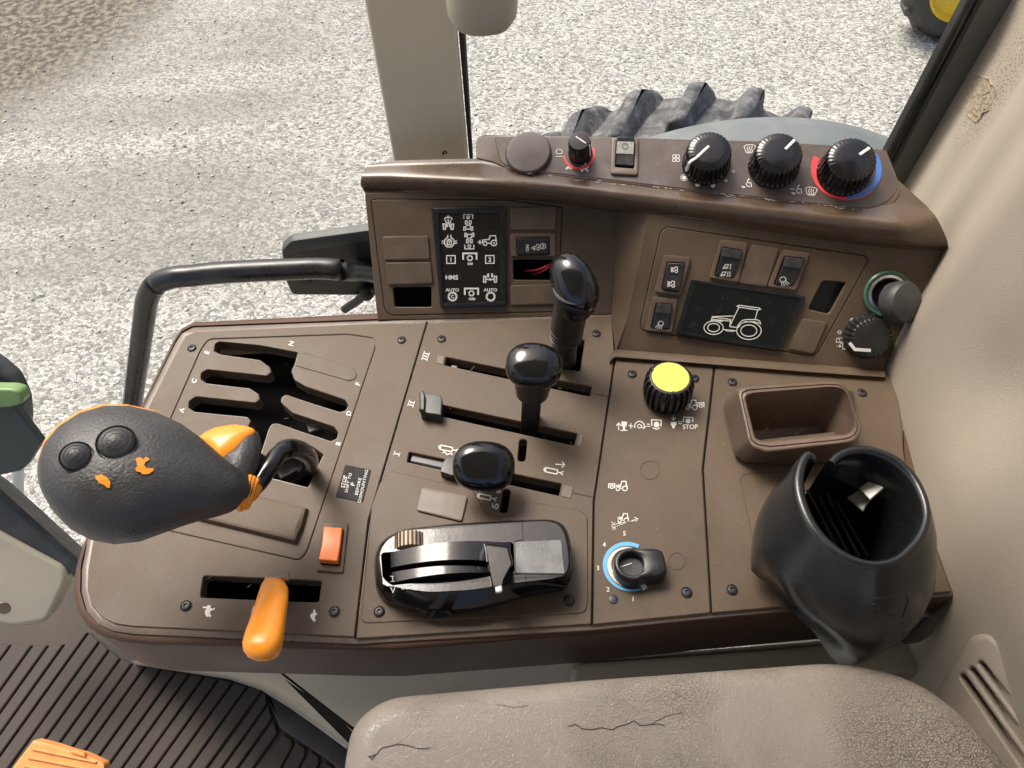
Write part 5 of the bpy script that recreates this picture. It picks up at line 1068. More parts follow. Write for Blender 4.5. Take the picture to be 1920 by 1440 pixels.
# ------------------------------------------------------------------ shuttle lever with its big grip
gl = thing('range_lever', 'bent black lever with a large black and orange grip over the gate', 'lever', Z(560, 890, 0))
ST = [((86, 882), (86, 915), .150, .006), ((91, 862), (91, 940), .150, .014), ((103, 836), (102, 962), .150, .020), ((127, 811), (125, 984), .149, .026), ((163, 789), (162, 1002), .147, .030), ((205, 777), (206, 1010), .144, .032), ((250, 777), (254, 1005), .141, .032), ((295, 788), (302, 989), .137, .030), ((335, 808), (345, 976), .132, .027), ((370, 834), (386, 966), .126, .023), ((408, 872), (420, 959), .119, .019), ((436, 892), (442, 953), .112, .0155), ((462, 899), (455, 948), .106, .012)]
g = G(); pxloft(g, ST, 40, 2.25); grip = part('grip', g, RUBBER, gl, sharp=80)
g = G(); pxloft(g, [((a[0]-4, a[1]-5.5), (b[0]-2, b[1]-10), z-.010, t*.9) for a, b, z, t in ST[:9]], 40, 2.25); part('grip_back', g, ORANGE, grip, sharp=80, label='orange rear half of the grip')
# thumb lobe
LOBE = [(404, 880), (411, 868), (440, 852), (481, 807), (488, 818), (491, 836), (488, 862), (478, 890), (462, 914), (430, 932)]
g = G(); pillow(g, byangle(rnd(LOBE, 10), 56, (454, 872)), PZ(.106), 0, .013, 9, c=(456, 866), under=.018); part('thumb_lobe', g, RUBBER, grip, sharp=80)
g = G(); q = [(368, 826), (384, 813), (402, 804), (440, 797), (464, 800), (482, 807), (464, 831), (444, 853), (428, 865), (412, 873), (398, 862), (382, 846)]
pillow(g, byangle(rnd(q, 5), 64, (420, 834)), PZ(.113), 0, .0075, 8, c=(420, 834), under=.018, flat=.0); part('thumb_pad', g, ORANGE, grip, sharp=80, label='orange thumb pad')
for k, (a, b, z) in enumerate((((469, 898), (450, 952), .1075), ((475, 900), (457, 950), .1055), ((481, 903), (464, 948), .1035))):
    g = G(); A, B = Z(*a, z), Z(*b, z); ctr = (A+B)/2; d = (A-B).normalized(); ax = Vector((.8, -.05, -.35)); ax = (ax-d*ax.dot(d)).normalized(); e = ax.cross(d); R = (A-B).length/2
    ring = [ctr+(d*math.cos(2*math.pi*j/36)+e*.98*math.sin(2*math.pi*j/36))*R*1.03 for j in range(36)]
    rows = []
    for j in range(36):
        rad = (ring[j]-ctr).normalized(); rows.append([ring[j]+(rad*math.cos(2*math.pi*i/8)+ax*math.sin(2*math.pi*i/8))*.0019 for i in range(8)])
    g.grid(rows+[rows[0]], close=True); part('neck_ring', g, ORANGE, grip, sharp=80)
g = G(); pxloft(g, [((458, 898), (447, 950), .108, .012), ((474, 902), (455, 948), .1035, .0105), ((482, 906), (464, 944), .100, .009)], 28, 2.1); part('neck', g, ORANGE, grip, sharp=80)
def surf(g, fnpts, lift_=.0006):
    """paint an outline on the grip by dropping it on the loft"""
    pass
def ray_grip(px, py):
    bvh = surf.b; h = bvh.ray_cast(CAM, ray(px, py).normalized()); return h[0], h[1]
from mathutils.bvhtree import BVHTree
# buttons: low domes with rings, sunk in the top of the grip
def top_of(px, py):
    zc = lerp([(86, .150), (163, .147), (250, .141), (370, .126)], px); t = lerp([(86, .006), (127, .026), (205, .032), (300, .030)], px); return zc, t
gg = G(); pxloft(gg, ST, 40, 2.25); surf.b = BVHTree.FromPolygons([tuple(v) for v in gg.v], gg.f)
for x, y, r in ((144, 857, 28), (219, 832, 34)):
    B, nn, _, _ = surf.b.ray_cast(CAM, ray(x, y).normalized()); nn = nn if nn.dot(CAM-B) > 0 else -nn; nn = (nn+(CAM-B).normalized()*.7).normalized(); R = (PZ(B.z).U(x+r, y)-B).length; B = B+nn*.0012
    g = G(); lathe(g, B, nn, [(R*1.06, -.006), (R*1.02, .0006), (R*.95, -.0006), (R*.93, -.001), (R*.90, .0010), (R*.80, .0024), (R*.68, .0030), (R*.66, .0028), (R*.55, .0036), (R*.42, .0042), (R*.40, .0040), (R*.25, .0046), (R*.12, .0048), (R*.01, .0048)], 40); part('thumb_button', g, RUBBER, grip, sharp=30)
RB = [(254, 859), (262, 857), (270, 861), (272, 857), (279, 858), (280, 862), (272, 867), (270, 872), (274, 877), (282, 878), (289, 877), (287, 883), (278, 889), (266, 889), (264, 885), (256, 884), (253, 879), (258, 874)]
TU = [(177, 892), (190, 889), (201, 895), (207, 904), (206, 915), (199, 914), (197, 910), (187, 906), (181, 899)]
for q in (RB, TU):
    g = G(); vs = []; q = rnd(q, 1.5, 2); P0 = [ray_grip(*p) for p in q]; nrm = P0[0][1]; nrm = nrm if nrm.dot(CAM-P0[0][0]) > 0 else -nrm
    vs = [p[0]+(CAM-p[0]).normalized()*.0009 for p in P0]; t = tessellate_polygon([[Vector((p[0], p[1], 0)) for p in q]]); g.add(vs, [tuple(x) for x in t]); part('symbol', g, ORANGE, grip, sharp=-60, label='orange rabbit symbol' if q[0][0] > 240 else 'orange turtle symbol')
pts = spline([Z(455, 928, .107), Z(482, 908, .099), Z(505, 876, .099), Z(524, 850, .096), Z(545, 841, .088), Z(566, 846, .070), Z(578, 858, .045), Z(580, 874, .015), Z(570, 890, -.03), Z(562, 900, -.06)], 6)
g = G(); sweep(g, pts, [.0066 if i < 20 else .0074 for i in range(len(pts))], n=18); part('lever_rod', g, BLACK, gl, sharp=70)
g = G(); g.box(Z(545, 880, -.03), (.010, .006, 0), (-.004, .007, 0), (0, 0, .006)); g.box(Z(592, 805, -.02), (.006, .002, 0), (-.002, .005, 0), (0, 0, .006)); part('linkage', g, GREYW, gl, bevel=.001)

# ------------------------------------------------------------------ valve levers with mushroom knobs
def mushroom(label, base_px, z0, head_px, zh, rx, ry, ht, stem, collar, flat=(1, 0, 0), name='valve_lever'):
    B = Z(*base_px, z0); Hh = Z(*head_px, zh); ax = (Hh-B).normalized()
    t = thing(name, label, 'lever', Z(*base_px, 0), None)
    g = G(); lathe(g, Hh, ax, [(.30, -.52), (.46, -.50), (.80, -.40), (.97, -.16), (1.0, .08), (.97, .30), (.86, .55), (.68, .74), (.45, .88), (.22, .95), (.01, .97)], 40, sx=rx, sy=ry, ref=flat)
    k = []
    gg = G(); a, b = frame(ax, flat); prof = [(.34, -.62), (.46, -.58), (.68, -.50), (.88, -.33), (.97, -.10), (1.0, .10), (.985, .32), (.92, .52), (.80, .67), (.62, .78), (.40, .845), (.16, .87), (.01, .875)]
    ka = (ax+(CAM-Hh).normalized()*.55).normalized(); a, b = frame(ka, flat); sg = lambda q: math.copysign(abs(q)**.84, q)
    rows = [[Hh+ka*h*ht+a*r*rx*sg(math.cos(2*math.pi*j/44))+b*r*ry*sg(math.sin(2*math.pi*j/44)) for j in range(44)] for r, h in prof]
    gg.grid(rows, close=True, cap0=True, cap1=True); part('knob', gg, BLACK, t, sharp=70)
    g = G(); L = (Hh-B).length
    if collar:
        cl = [(r*collar[0], Hh-ax*(ht*.45+d)) for r, d in ((1.05, 0), (1.0, .003), (1.0, collar[1]*.6), (.94, collar[1]*.85), (.93, collar[1]), (.80, collar[1]+.001))]
        sweep(g, [p for r, p in cl], [r for r, p in cl], flat, 24); part('collar', g, BLACKM, t, sharp=40); g = G()
    sweep(g, [Hh-ax*ht*.4, B], [(stem[0], stem[1])]*2, flat, 20, power=6); part('stem', g, SEAL, t, sharp=50)
    return t
mushroom('black mushroom lever knob on a short stem in the middle slot II', (993, 810), -.02, (1001, 689), .075, .0235, .0195, .0185, (.0085, .006), (.0155, .025), (1, -.15, 0))
mushroom('low black mushroom lever knob in the front slot I', (900, 893), -.02, (907, 875), .034, .0255, .0205, .0185, (.010, .006), None, (1, -.1, 0))
# slider beside it
g = G(); plate(g, [(772, 851), (850, 867), (847, 882), (768, 865)], [], TOP, -.004, .006, ch=.001); slb = solo('slot_slider', g, mat('grey_slider', (.060, .062, .066), .4, .1, 40), 'dark grey slider bar in the left end of slot I', 'slider')
g = G(); plate(g, [(833, 862), (842, 855), (856, 856), (858, 886), (848, 892), (826, 884), (828, 872)], [], TOP, .010, .018, ch=.001, seg=2); part('slider_catch', g, BLACKM, slb)
# tall lever behind, boot and angled knob
B = Z(1060, 690, -.03); N1 = Z(1060, 634, .045); H1 = Z(1078, 535, .112)
t = thing('joystick_lever', 'tall black lever with a slanted glossy knob rising from the rear hole', 'lever', Z(1070, 665, 0))
g = G(); ax = (H1-N1).normalized()
sweep(g, [B, Z(1058, 655, .03), N1, N1+ax*.003, N1+ax*.006, N1+ax*.007, N1.lerp(H1, .3), N1.lerp(H1, .62), N1.lerp(H1, .92)], [(.0105, .0105), (.0115, .0115), (.0120, .0120), (.0142, .0142), (.0146, .0146), (.0146, .0146), (.0148, .0148), (.0152, .0152), (.018, .017)], (1, 0, 0), 28)
for k in range(3):
    d = N1+ax*(.002+.0045*k); sweep(g, [d, d+ax*.0012, d+ax*.0024], [.0132, .0152, .0136], (1, 0, 0), 28)
part('boot', g, BLACKM, t, sharp=60)
def sweepring(cpx, w, h, z, tilt): return None
g = G(); KN = [((1056, 572), (1107, 592), .086, .0150), ((1044, 556), (1116, 579), .094, .0185), ((1036, 535), (1123, 561), .101, .0205), ((1031, 512), (1125, 541), .106, .0215), ((1034, 497), (1120, 522), .110, .0205), ((1043, 486), (1108, 504), .113, .0175), ((1058, 480), (1092, 490), .115, .012), ((1070, 479), (1080, 482), .1155, .004)]
pxloft(g, KN, 36, 2.2, None); part('knob', g, BLACK, t, sharp=70)
g = G(); pxloft(g, [((1049, 570), (1109, 590), .0905, .0178), ((1046, 563), (1114, 585), .0925, .0188)], 36, 2.2); part('knob_seam', g, SEAL, t, sharp=70)
# latch clip in slot II
g = G(); A = [(788, 742), (794, 733), (826, 741), (829, 748), (827, 778), (792, 772)]
plate(g, A, [], TOP, .012, .022, ch=.0012, seg=2); o = solo('slot_latch', g, POSTG, 'small dark grey latch clip at the left end of slot II', 'latch')
g = G(); plate(g, [(786, 736), (793, 731), (797, 741), (796, 770), (787, 768)], [], TOP, .0155, .024, ch=.001); part('latch_tab', g, BLACKM, o)
g = G(); ribbon(g, [(836, 683), (862, 688)], 5, PZ(-.006)); 
g = G(); plate(g, [(846, 683), (858, 685), (857, 692), (845, 690)], [], TOP, -.006, .01, ch=.001); o = solo('slot_pin', g, GREYW, 'small grey pin inside the left end of slot III', 'pin')

# ------------------------------------------------------------------ throttle lever
tl = thing('throttle_lever', 'orange paddle throttle lever standing in the long slot, tilted towards the armrest', 'lever', Z(520, 1105, 0))
g = G(); pxloft(g, [((504, 1087), (528, 1088), .046, .003), ((495, 1091), (535, 1094), .0475, .0048), ((489, 1101), (541, 1106), .049, .006), ((483, 1120), (540, 1126), .053, .0066), ((476, 1143), (537, 1149), .056, .0070), ((468, 1167), (534, 1173), .058, .0076), ((460, 1190), (531, 1196), .060, .0088), ((456, 1208), (527, 1213), .061, .0102), ((458, 1222), (520, 1227), .061, .0100), ((467, 1233), (510, 1236), .0605, .0078), ((481, 1239), (500, 1239.5), .060, .003)], 36, 2.5); part('handle', g, ORANGE, tl, sharp=70)
g = G(); pts = [Z(519, 1088, .050), Z(520, 1080, .046), Z(521, 1079, .040), Z(521, 1092, .010), Z(520, 1104, -.03)]
sweep(g, pts, [(.0085, .0016)]*5, (1, 0, 0), 16, power=8); part('steel_stem', g, STEEL, tl, sharp=40)

# ------------------------------------------------------------------ hitch control block
hb = thing('hitch_control', 'glossy black hitch control block with a ribbed thumb wheel and sliding lever', 'control block', Z(885, 1060, 0))
HP = lambda L: [(x/2.6667+640, y/2.6667+940) for x, y in L]
cH = (885, 1062); NH = 120
baseO = byangle(rnd([(703, 1064), (720, 1020), (800, 1002), (1030, 992), (1058, 1002), (1068, 1030), (1070, 1085), (1060, 1108), (985, 1121), (880, 1150), (835, 1152), (767, 1146), (717, 1126), (704, 1106)], 14), NH, cH)
midO = byangle(rnd([(700, 1050), (712, 1014), (752, 994), (850, 983), (977, 977), (1040, 976), (1064, 990), (1073, 1030), (1074, 1080), (1060, 1104), (985, 1116), (882, 1142), (800, 1142), (725, 1120), (704, 1098)], 18), NH, cH)
topO = byangle(rnd([(703, 1040), (718, 1010), (755, 992), (850, 981), (977, 975), (1036, 973), (1060, 984), (1071, 1020), (1074, 1064), (1062, 1084), (985, 1092), (882, 1108), (800, 1112), (730, 1102), (706, 1082)], 18), NH, cH)
ZT = .034
sh2 = lambda O, t, z: [Z(p[0]+(cH[0]-p[0])*t, p[1]+(cH[1]-p[1])*t, z) for p in O]
rows = [[Z(*p, 0) for p in baseO], [Z(*p, .006) for p in baseO], [Z(*p, .018) for p in midO], [Z(*p, ZT-.007) for p in topO], sh2(topO, .006, ZT-.0040), sh2(topO, .016, ZT-.0016), sh2(topO, .028, ZT-.0002), sh2(topO, .042, ZT+.0004)]
wellq = [(714, 1040), (718, 1036), (957, 1016), (963, 1020), (965, 1071), (726, 1099), (718, 1095)]
well = byangle(wellq, NH, (845, 1058))
g = G(); g.grid(rows, close=True)
# top skin between the rounded rim and the well
P1 = PZ(ZT+.0004); inner = [(p.x, p.y) for p in rows[-1]]; wq = [tuple(P1.uv(p)) for p in wellq]
if area(inner) < 0: inner.reverse()
if area(wq) > 0: wq.reverse()
tr = tessellate_polygon([[Vector((*p, 0)) for p in inner], [Vector((*p, 0)) for p in wq]]); fl_ = inner+wq
g.add([Vector((p[0], p[1], ZT+.0004)) for p in fl_], [tuple(t) for t in tr])
part('housing', g, BLACK, hb, sharp=50); g = G()
m_ = len(wq); g.add([Vector((p[0], p[1], ZT+.0004)) for p in wq]+[Vector((p[0], p[1], ZT-.018)) for p in wq], [(j, (j+1) % m_, m_+(j+1) % m_, m_+j) for j in range(m_)]+[tuple(range(m_, 2*m_))])
part('slot_well', g, VOID, hb, sharp=50)  # near-black lining paints the shadow inside the well
g = G(); plate(g, rnd(HP([(868, 200), (1100, 190), (1118, 362), (868, 360)]), 3), [], PZ(ZT), .0016, .001, ch=.0005); part('worn_sheen_plate', g, GREYW, hb)
g = G(); ribbon(g, HP([(903, 98), (910, 192), (866, 200)]), .9, PZ(ZT), .0007); ribbon(g, HP([(845, 366), (922, 362), (925, 420)]), .9, PZ(ZT), .0007); part('joint_line', g, VOID, hb)
# curved quadrant with two bands, its axis lying across the block
def drum(g, L, R, z, thick, lift0): 
    """an arched strip: L left end and R right end as picture point pairs (top edge, bottom edge)"""
    rows = []
    for k in range(21):
        t = k/20; h = math.sin(math.pi*(.12+.76*t)); a = (L[0][0]+(R[0][0]-L[0][0])*t, L[0][1]+(R[0][1]-L[0][1])*t); b = (L[1][0]+(R[1][0]-L[1][0])*t, L[1][1]+(R[1][1]-L[1][1])*t)
        zz = z+lift0*h; rows.append([Z(a[0], a[1], ZT+.0)+Vector((0, 0, zz-ZT-.012)), Z(a[0], a[1], ZT)+Vector((0, 0, zz-ZT)), Z(b[0], b[1], ZT)+Vector((0, 0, zz-ZT)), Z(b[0], b[1], ZT)+Vector((0, 0, zz-ZT-.012))])
    g.grid(rows); g.add(rows[0], [(0, 1, 2, 3)]); g.add(rows[-1], [(0, 1, 2, 3)]); return g
g = G(); drum(g, [(734, 1040), (734, 1068)], [(958, 1022), (958, 1060)], ZT-.002, .01, .016); part('quadrant', g, BLACK, hb, sharp=50)
g = G(); drum(g, [(735, 1074), (737, 1093)], [(940, 1066), (940, 1076)], ZT-.004, .01, .013); part('quadrant_rail', g, BLACK, hb, sharp=50)
# ribbed thumb wheel
c = Z(769, 1020, ZT-.0060); axw = (Z(769, 1032, ZT)-Z(769, 1008, ZT)).normalized(); axw.z = 0
g = G(); lathe(g, c, axw, [(.0105, -.0062), (.0118, -.0058), (.0118, .0058), (.0105, .0062)], flute=18, fd=0)
a_, b_ = frame(axw)
g2 = G()
for k in range(24):
    th = 2*math.pi*k/24; d = a_*math.cos(th)+b_*math.sin(th); e = axw.cross(d); g2.box(c+d*.0118, d*.0010, e*.00055, axw*.0058)
part('thumb_wheel', g, mat('tan_ribbed', (.52, .40, .27), .5, .1, 60), hb, sharp=40); part('wheel_rib', g2, mat('rib_dark', (.05, .035, .025), .6), hb)
g = G(); 
for L in ([(236, 198), (246, 240), (258, 200)], [(248, 432), (258, 455), (268, 432)]): ribbon(g, HP(L), 2.0, PZ(ZT), .0006 if L[0][1] < 300 else .0005)
for L in ([(246, 375), (266, 375)], [(248, 400), (268, 400)], [(256, 376), (258, 400)]): ribbon(g, HP(L), 1.3, PZ(ZT), .0012)
for x, y in ((308, 430), (345, 428)): ribbon(g, HP(ell(x, y, 9, 9, 14)), 1.3, PZ(ZT), .0006, closed=True)
ribbon(g, HP([(326, 424), (326, 440)]), 1.3, PZ(ZT), .0006); part('mark', g, mat('grey_white_print', (.38, .38, .36), .5), hb)
# sliding lever tab
g = G(); LV = HP([(712, 212), (730, 208), (836, 222), (860, 310), (812, 400), (802, 450), (772, 456), (752, 430), (728, 300)])
rows = []
c0 = HP([(790, 320)])[0]; LVr = byangle(rnd(LV, 3), 60, c0)
for t, z in ((.0, ZT-.004), (0, ZT+.020), (.05, ZT+.0225), (.16, ZT+.0235)): rows.append([Z(p[0]+(c0[0]-p[0])*t, p[1]+(c0[1]-p[1])*t, z-ZT*0) for p in LVr])
g.grid(rows, close=True, cap1=True); part('lever_tab', g, BLACK, hb, sharp=40)
g = G(); plate(g, rnd(HP([(768, 428), (800, 418), (806, 438), (800, 452), (772, 455)]), 2), [], PZ(ZT+.0232), .0012, .002, ch=.0005); part('worn_tip', g, mat('worn_white', (.50, .50, .50), .4, .3, 200), hb)
g = G(); ribbon(g, HP([(714, 214), (722, 240), (728, 300)]), 1.6, PZ(ZT+.024), .0004); part('worn_edge', g, mat('worn_edge_grey', (.22, .22, .22), .4, .4, 300), hb)
# star wheel on the front face
c = Z(821, 1130, .014); axs = Vector((-.05, -.78, .62)).normalized(); a_, b_ = frame(axs)
g = G(); rr = []
lathe(g, c-axs*.003, axs, [(.0180, -.004), (.0180, .002), (.0162, .0042), (.004, .0052), (.0002, .0052)], 36, sx=1.05, sy=.72)
for k in range(3):
    th = math.pi/3*k+.2; 
    d = a_*math.cos(th*1.0)*1.0+b_*math.sin(th)*.7; e = axs.cross(d).normalized(); g.box(c+axs*.0022, d*.0165, e*.0016, axs*.0026)
part('star_wheel', g, BLACK, hb, bevel=.0006, sharp=40)

# ------------------------------------------------------------------ yellow capped knob
HC = .030; c = Z(1257, 708, HC); c.z = 0
cb = Z(1253, 733, 0)
t = thing('push_knob', 'black toothed push knob with a bright yellow disc on top', 'knob', Vector((c.x, c.y, 0)))
g = G(); RK = .0208
rows = []
for r, h, f in ((.0190, 0, .3), (.0205, .002, 1), (.0222, .010, 1), (.0222, .022, 1), (.0214, .026, 1), (.0200, .0285, .5), (.0182, .0300, 0), (.0172, .0302, 0)):
    row = []
    for k in range(22*8):
        q = k % 8; rr = r-(.0030*f if q in (4, 5, 6, 7) else 0); a = 2*math.pi*(k/(22*8)); row.append(Vector((c.x+rr*math.cos(a), c.y+rr*math.sin(a), h)))
    rows.append(row)
g.grid(rows, close=True, cap0=True, cap1=True); part('knob_body', g, BLACKM, t, sharp=35)
g = G(); lathe(g, Vector((c.x, c.y, .0300)), (0, 0, 1), [(.0164, 0), (.0164, .0008), (.0158, .0012), (.001, .0012)], 48)
part('yellow_disc', g, YELLOW, t)
g = G()
for k in range(3):
    a = 2*math.pi*k/3+.5; g.box(Vector((c.x+.0172*math.cos(a), c.y+.0172*math.sin(a), .0312)), (.0011*math.cos(a), .0011*math.sin(a), 0), (-.0008*math.sin(a), .0008*math.cos(a), 0), (0, 0, .0005))
part('disc_tab', g, BLACKM, t)

# ------------------------------------------------------------------ flow dial
c = Z(1179, 1062, 0); dl = thing('rate_dial', 'black pointer dial inside a light blue arc numbered 1 to 5', 'dial', c)
R1 = (Z(1130, 1062, 0)-c).length; angp = lambda px, py: math.degrees(math.atan2(Z(px, py, 0).y-c.y, Z(px, py, 0).x-c.x))
a0 = angp(1202, 1016); a1 = angp(1206, 1112)+360
g = G(); arcring(g, c, R1*.83, R1*1.0, a0, a0+.5*(a1-a0), TOP, .0008)
A = []; B = []
for k in range(31):
    f = k/30; a = math.radians(a0+.5*(a1-a0)+f*.5*(a1-a0)); ri = R1*(.83+.12*f); A.append(c+Vector((math.cos(a), math.sin(a), 0))*ri+Vector((0, 0, .0008))); B.append(c+Vector((math.cos(a), math.sin(a), 0))*R1*1.04*1.0+Vector((0, 0, .0008)))
for k in range(31): B[k] = c+(B[k]-c-Vector((0, 0, .0008))).normalized()*R1*(1.0+.02*(k/30))+Vector((0, 0, .0008))
g.grid([A, B]); part('blue_scale', g, SKYB, dl, sharp=-20)
A = []; B = []
for k in range(41):
    f = k/40; a = math.radians(a0+15+f*(a1-a0-15)); A.append(c+Vector((math.cos(a), math.sin(a), 0))*R1*(.72-.10*f)+Vector((0, 0, .0010))); B.append(c+Vector((math.cos(a), math.sin(a), 0))*R1*(.78+.10*f)+Vector((0, 0, .0010)))
g = G(); g.grid([A, B]); fill(g, [(1199, 1094), (1207, 1090), (1214, 1102), (1206, 1108)], TOP, .0012); part('cream_scale', g, CREAM, dl, sharp=-20)
g = G()
for s, x, y in (('5', 1171, 1000), ('4', 1133, 1021), ('3', 1121, 1065), ('2', 1140, 1105), ('1', 1187, 1123)): text(g, s, x, y, 8.4, 0, TOP, .0007, .015)
part('number', g, WHITE, dl)
HD = .016; cd_ = Z(1185, 1056, HD); cd_.z = 0; Rr = (Z(1185+34, 1056, HD)-Z(1185, 1056, HD)).length
tail = Z(1236, 1052, HD); tail.z = 0; d = tail-cd_; L = d.length; d.normalize(); e = Vector((-d.y, d.x, 0))
out = []
NN = 64
for k in range(NN):
    a = 2*math.pi*k/NN; ca, sa = math.cos(a), math.sin(a)
    # round head with a blunt tail: union of a circle and a rounded bar, by direction from the head centre
    rr = Rr
    if ca > 0:
        w = Rr*.86; Lx = L+Rr*.40; rb = min(Lx/max(ca, 1e-3), w/max(abs(sa), 1e-3)); n_ = 5.0; rb = ((abs(ca)/Lx)**n_+(abs(sa)/w)**n_)**(-1/n_); rr = max(Rr*(1 if ca < .3 else .95), rb)
    out.append(cd_+d*rr*ca+e*rr*sa)
Vz = lambda p, z: Vector((p.x, p.y, z))
ins = lambda s: [cd_+(p-cd_)*s for p in out]
rec = [cd_+d*.70*Rr*math.cos(2*math.pi*k/NN)+e*.70*Rr*math.sin(2*math.pi*k/NN) for k in range(NN)]
rows = [[Vz(p, 0) for p in ins(.98)], [Vz(p, .002) for p in ins(1.0)], [Vz(p, HD-.004) for p in ins(.99)], [Vz(p, HD-.0012) for p in ins(.96)], [Vz(p, HD) for p in ins(.90)], [Vz(p*.25+q*.75, HD) for p, q in zip(ins(.90), rec)], [Vz(p, HD-.0008) for p in rec], [Vz(cd_+(p-cd_)*.95, HD-.006) for p in rec], [Vz(cd_+(p-cd_)*.90, HD-.0075) for p in rec], [Vz(cd_+(p-cd_)*.1, HD-.0078) for p in rec]]
g = G(); g.grid(rows, close=True, cap1=True); part('knob_body', g, BLACKM, dl, sharp=60)
g = G(); ribbon(g, [(1163, 1063), (1184, 1056)], 1.6, PZ(HD-.0072), .0002); ribbon(g, [(1147, 1071), (1152, 1069)], 1.6, PZ(.002)); part('pointer', g, WHITE, dl)
# the scale sheet under the knob shows dark
# ------------------------------------------------------------------ cup holder
cp = thing('cup_holder', 'large black open sided cup holder clipped over the console front', 'cup holder', Z(1560, 1080, 0))
C6 = lambda L: [(x/2.572+1280, y/2.572+680) for x, y in L]
ZR = .105
RO = C6([(640, 452), (607, 424), (575, 440), (545, 500), (535, 580), (555, 680), (605, 790), (680, 885), (770, 950), (870, 985), (960, 990), (1040, 968), (1110, 915), (1165, 850), (1195, 770), (1195, 690), (1165, 600), (1115, 520), (1045, 455), (960, 415), (880, 398), (800, 405), (740, 432), (700, 470)])
RI = C6([(628, 462), (612, 452), (596, 468), (580, 520), (574, 590), (590, 670), (632, 768), (700, 855), (785, 920), (875, 958), (955, 964), (1028, 944), (1090, 895), (1140, 835), (1168, 765), (1168, 692), (1140, 610), (1094, 538), (1030, 478), (955, 440), (882, 424), (812, 430), (762, 450), (728, 482)])
def smoothopen(L, m=5): return [(p.x, p.y) for p in spline([Vector((a, b, 0)) for a, b in L], m)]
ro, ri = smoothopen(RO), smoothopen(RI)
n_ = len(ro)
O1 = [Z(*p, ZR) for p in ro]; I1 = [Z(*p, ZR) for p in ri]
cen = sum(I1, Vector())/n_; I1 = [p+(cen-p).normalized()*.0022 for p in I1]
def lowring(z, f, base=O1):
    out = []
    for k, p in enumerate(base):
        t = k/(n_-1); v = Vector((p.x-cen.x, p.y-cen.y, 0)); l = v.length; a = math.atan2(v.y, v.x)
        out.append(Vector((p.x, p.y, z))+v.normalized()*f(t, a))
    return out
# the wall swells to the right and towards the armrest lower down
sw = lambda k: (lambda t, a: k*1.15*(.5+.5*math.cos(a+math.radians(50)))**1.3+k*.42*max(0, math.cos(a-math.radians(195))))
BOT = [(0, .030), (4, .026), (6, .014), (8, -.004), (10, -.026), (12, -.036), (24, -.030)]
def rimlow(q, f):
    base_ = lowring(0, f); out = []
    for k, p in enumerate(base_): zb = lerp(BOT, 23*k/(n_-1)); out.append(Vector((p.x, p.y, zb+(.080-zb)*q)))
    return out
rows = [rimlow(q_, sw(k_)) for q_, k_ in ((0, .024), (.12, .026), (.25, .028), (.4, .029), (.55, .028), (.7, .025), (.85, .019), (1, .0125))]
# flat cut-away face on the left: everything beyond this plane is pressed on to it
R7 = Z(*C6([(650, 872)])[0], ZR); TT = Z(*C6([(652, 1402)])[0], -.034); LL = Z(*C6([(372, 1000)])[0], .026)
fn_ = (TT-R7).cross(LL-R7).normalized(); fn_ = fn_ if fn_.x < 0 else -fn_
for ri_, rw in enumerate(rows):
    w_ = max(0, (7-ri_)/7); w_ = w_*w_*(3-2*w_)
    for k_, p_ in enumerate(rw):
        d_ = (p_-R7).dot(fn_)
        if d_ > 0 and k_/(n_-1) > .12: rw[k_] = p_-Vector((fn_.x, fn_.y, 0)).normalized()*d_*w_/max(.5, Vector((fn_.x, fn_.y, 0)).length)
rows += [lowring(ZR-.008, sw(.004)), lowring(ZR-.003, sw(.001)), [p+Vector((0, 0, -.0006)) for p in O1], [a.lerp(b, .3)+Vector((0, 0, .0012)) for a, b in zip(O1, I1)], [a.lerp(b, .7)+Vector((0, 0, .0008)) for a, b in zip(O1, I1)], [p+Vector((0, 0, -.0016)) for p in I1]]
def inring(z, s): return [Vector((cen.x+(p.x-cen.x)*s, cen.y+(p.y-cen.y)*s, z)) for p in I1]
rows += [inring(ZR-.012, .985), inring(.04, .95), inring(.004, .90), inring(.001, .86)]
g = G(); g.grid(rows)
for e in (0, n_-1): g.add([r[e] for r in rows], [tuple(range(len(rows)))])
part('cup_wall', g, CUPM, cp, sharp=60)
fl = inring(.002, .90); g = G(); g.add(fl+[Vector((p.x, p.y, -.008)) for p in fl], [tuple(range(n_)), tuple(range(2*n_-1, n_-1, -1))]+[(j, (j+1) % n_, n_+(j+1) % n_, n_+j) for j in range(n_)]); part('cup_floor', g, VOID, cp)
g = G()
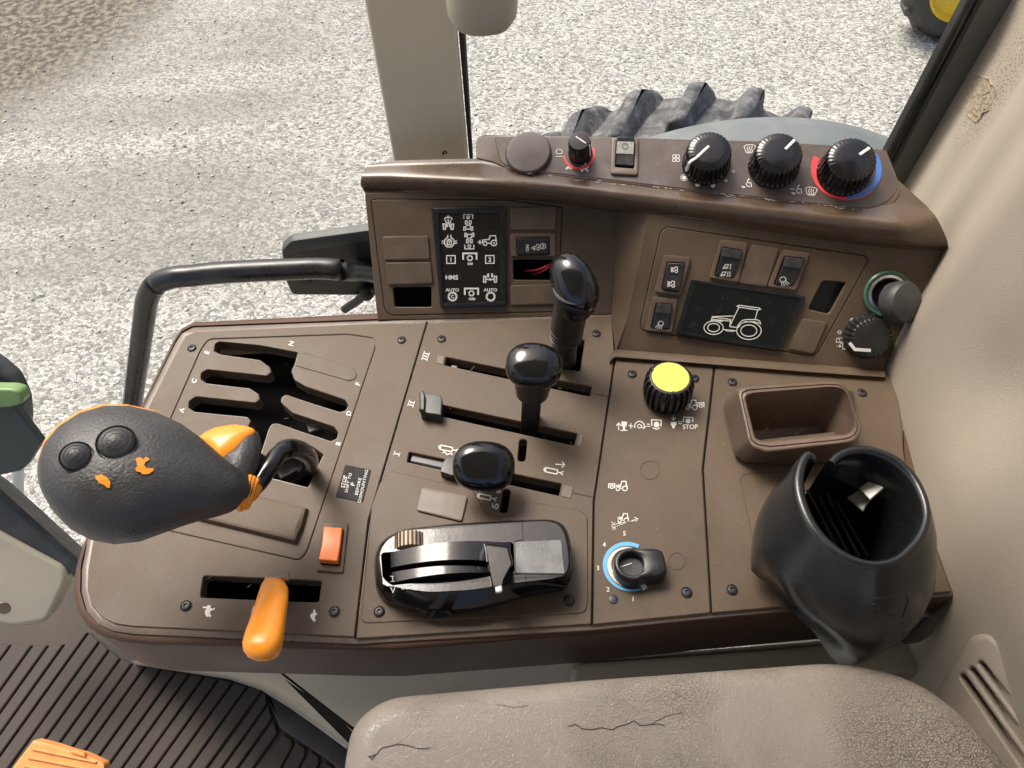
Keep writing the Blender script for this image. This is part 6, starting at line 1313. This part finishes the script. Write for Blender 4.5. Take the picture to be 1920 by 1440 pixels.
for k, (a, b) in enumerate((((600, 612), (750, 905)), ((640, 612), (800, 925)), ((692, 630), (850, 935)), ((745, 680), (890, 930)))):
    A = C6([a])[0]; B = C6([b])[0]; p0 = Z(*A, .060); p1 = Z(*B, .030); sweep(g, [p0, p1], [.0012]*2, n=8)
part('inner_rib', g, BLACKM, cp)
bv = BVHTree.FromPolygons([tuple(p) for r in rows for p in r], [(i*n_+j, i*n_+j+1, (i+1)*n_+j+1, (i+1)*n_+j) for i in range(len(rows)-1) for j in range(n_-1)])
g = G(); hit_, hn_ = bv.ray_cast(CAM, ray(*C6([(930, 600)])[0]).normalized())[:2]; hn_ = hn_ if hn_.dot(CAM-hit_) > 0 else -hn_; PCL = Pl(hit_+hn_*.012, -ray(1640, 910).normalized()+Vector((-.30, .62, .72))); q = C6([(962, 518), (1020, 560), (902, 660), (850, 606)]); plate(g, q, [], PCL, 0, .002, ch=.0005); plate(g, C6([(850, 612), (900, 662), (868, 716), (792, 650)]), [], PCL, -.012, .002, ch=.0005)
plate(g, C6([(962, 516), (985, 508), (1042, 570), (1022, 570)]), [], PCL, .0006, .003, ch=.0004); part('metal_clip', g, mat('clip_metal', (.62, .61, .58), .45, .15, 200, metal=.5), cp)
g = G()
def emb(L, w):
    pts = []
    for p, q in zip(L, L[1:]):
        for k in range(6): pts.append((p[0]+(q[0]-p[0])*k/6, p[1]+(q[1]-p[1])*k/6))
    pts.append(L[-1]); V = []
    for p in pts:
        h = bv.ray_cast(CAM, ray(*p).normalized())[0]
        if h: V.append(h)
    if len(V) > 2: sweep(g, V, [w]*len(V), n=6)
emb(C6([(895, 1140), (1060, 1122), (1085, 1126), (1086, 1150), (1060, 1230)]), .0005)
for L in ([(915, 1162), (930, 1158), (920, 1170), (936, 1168)], [(928, 1152), (942, 1150)], [(926, 1200), (932, 1212), (950, 1210)], [(968, 1196), (990, 1192), (980, 1214)], [(1004, 1216), (1036, 1212), (1018, 1222)]): emb(C6(L), .0007)
part('embossing', g, CUPM, cp)
g = G(); lathe(g, Z(1712, 1170, -.02), Vector((.2, -.9, .3)), [(.016, 0), (.016, .006), (.013, .008), (.001, .008)], 24); part('clip_button', g, CUPM, cp)
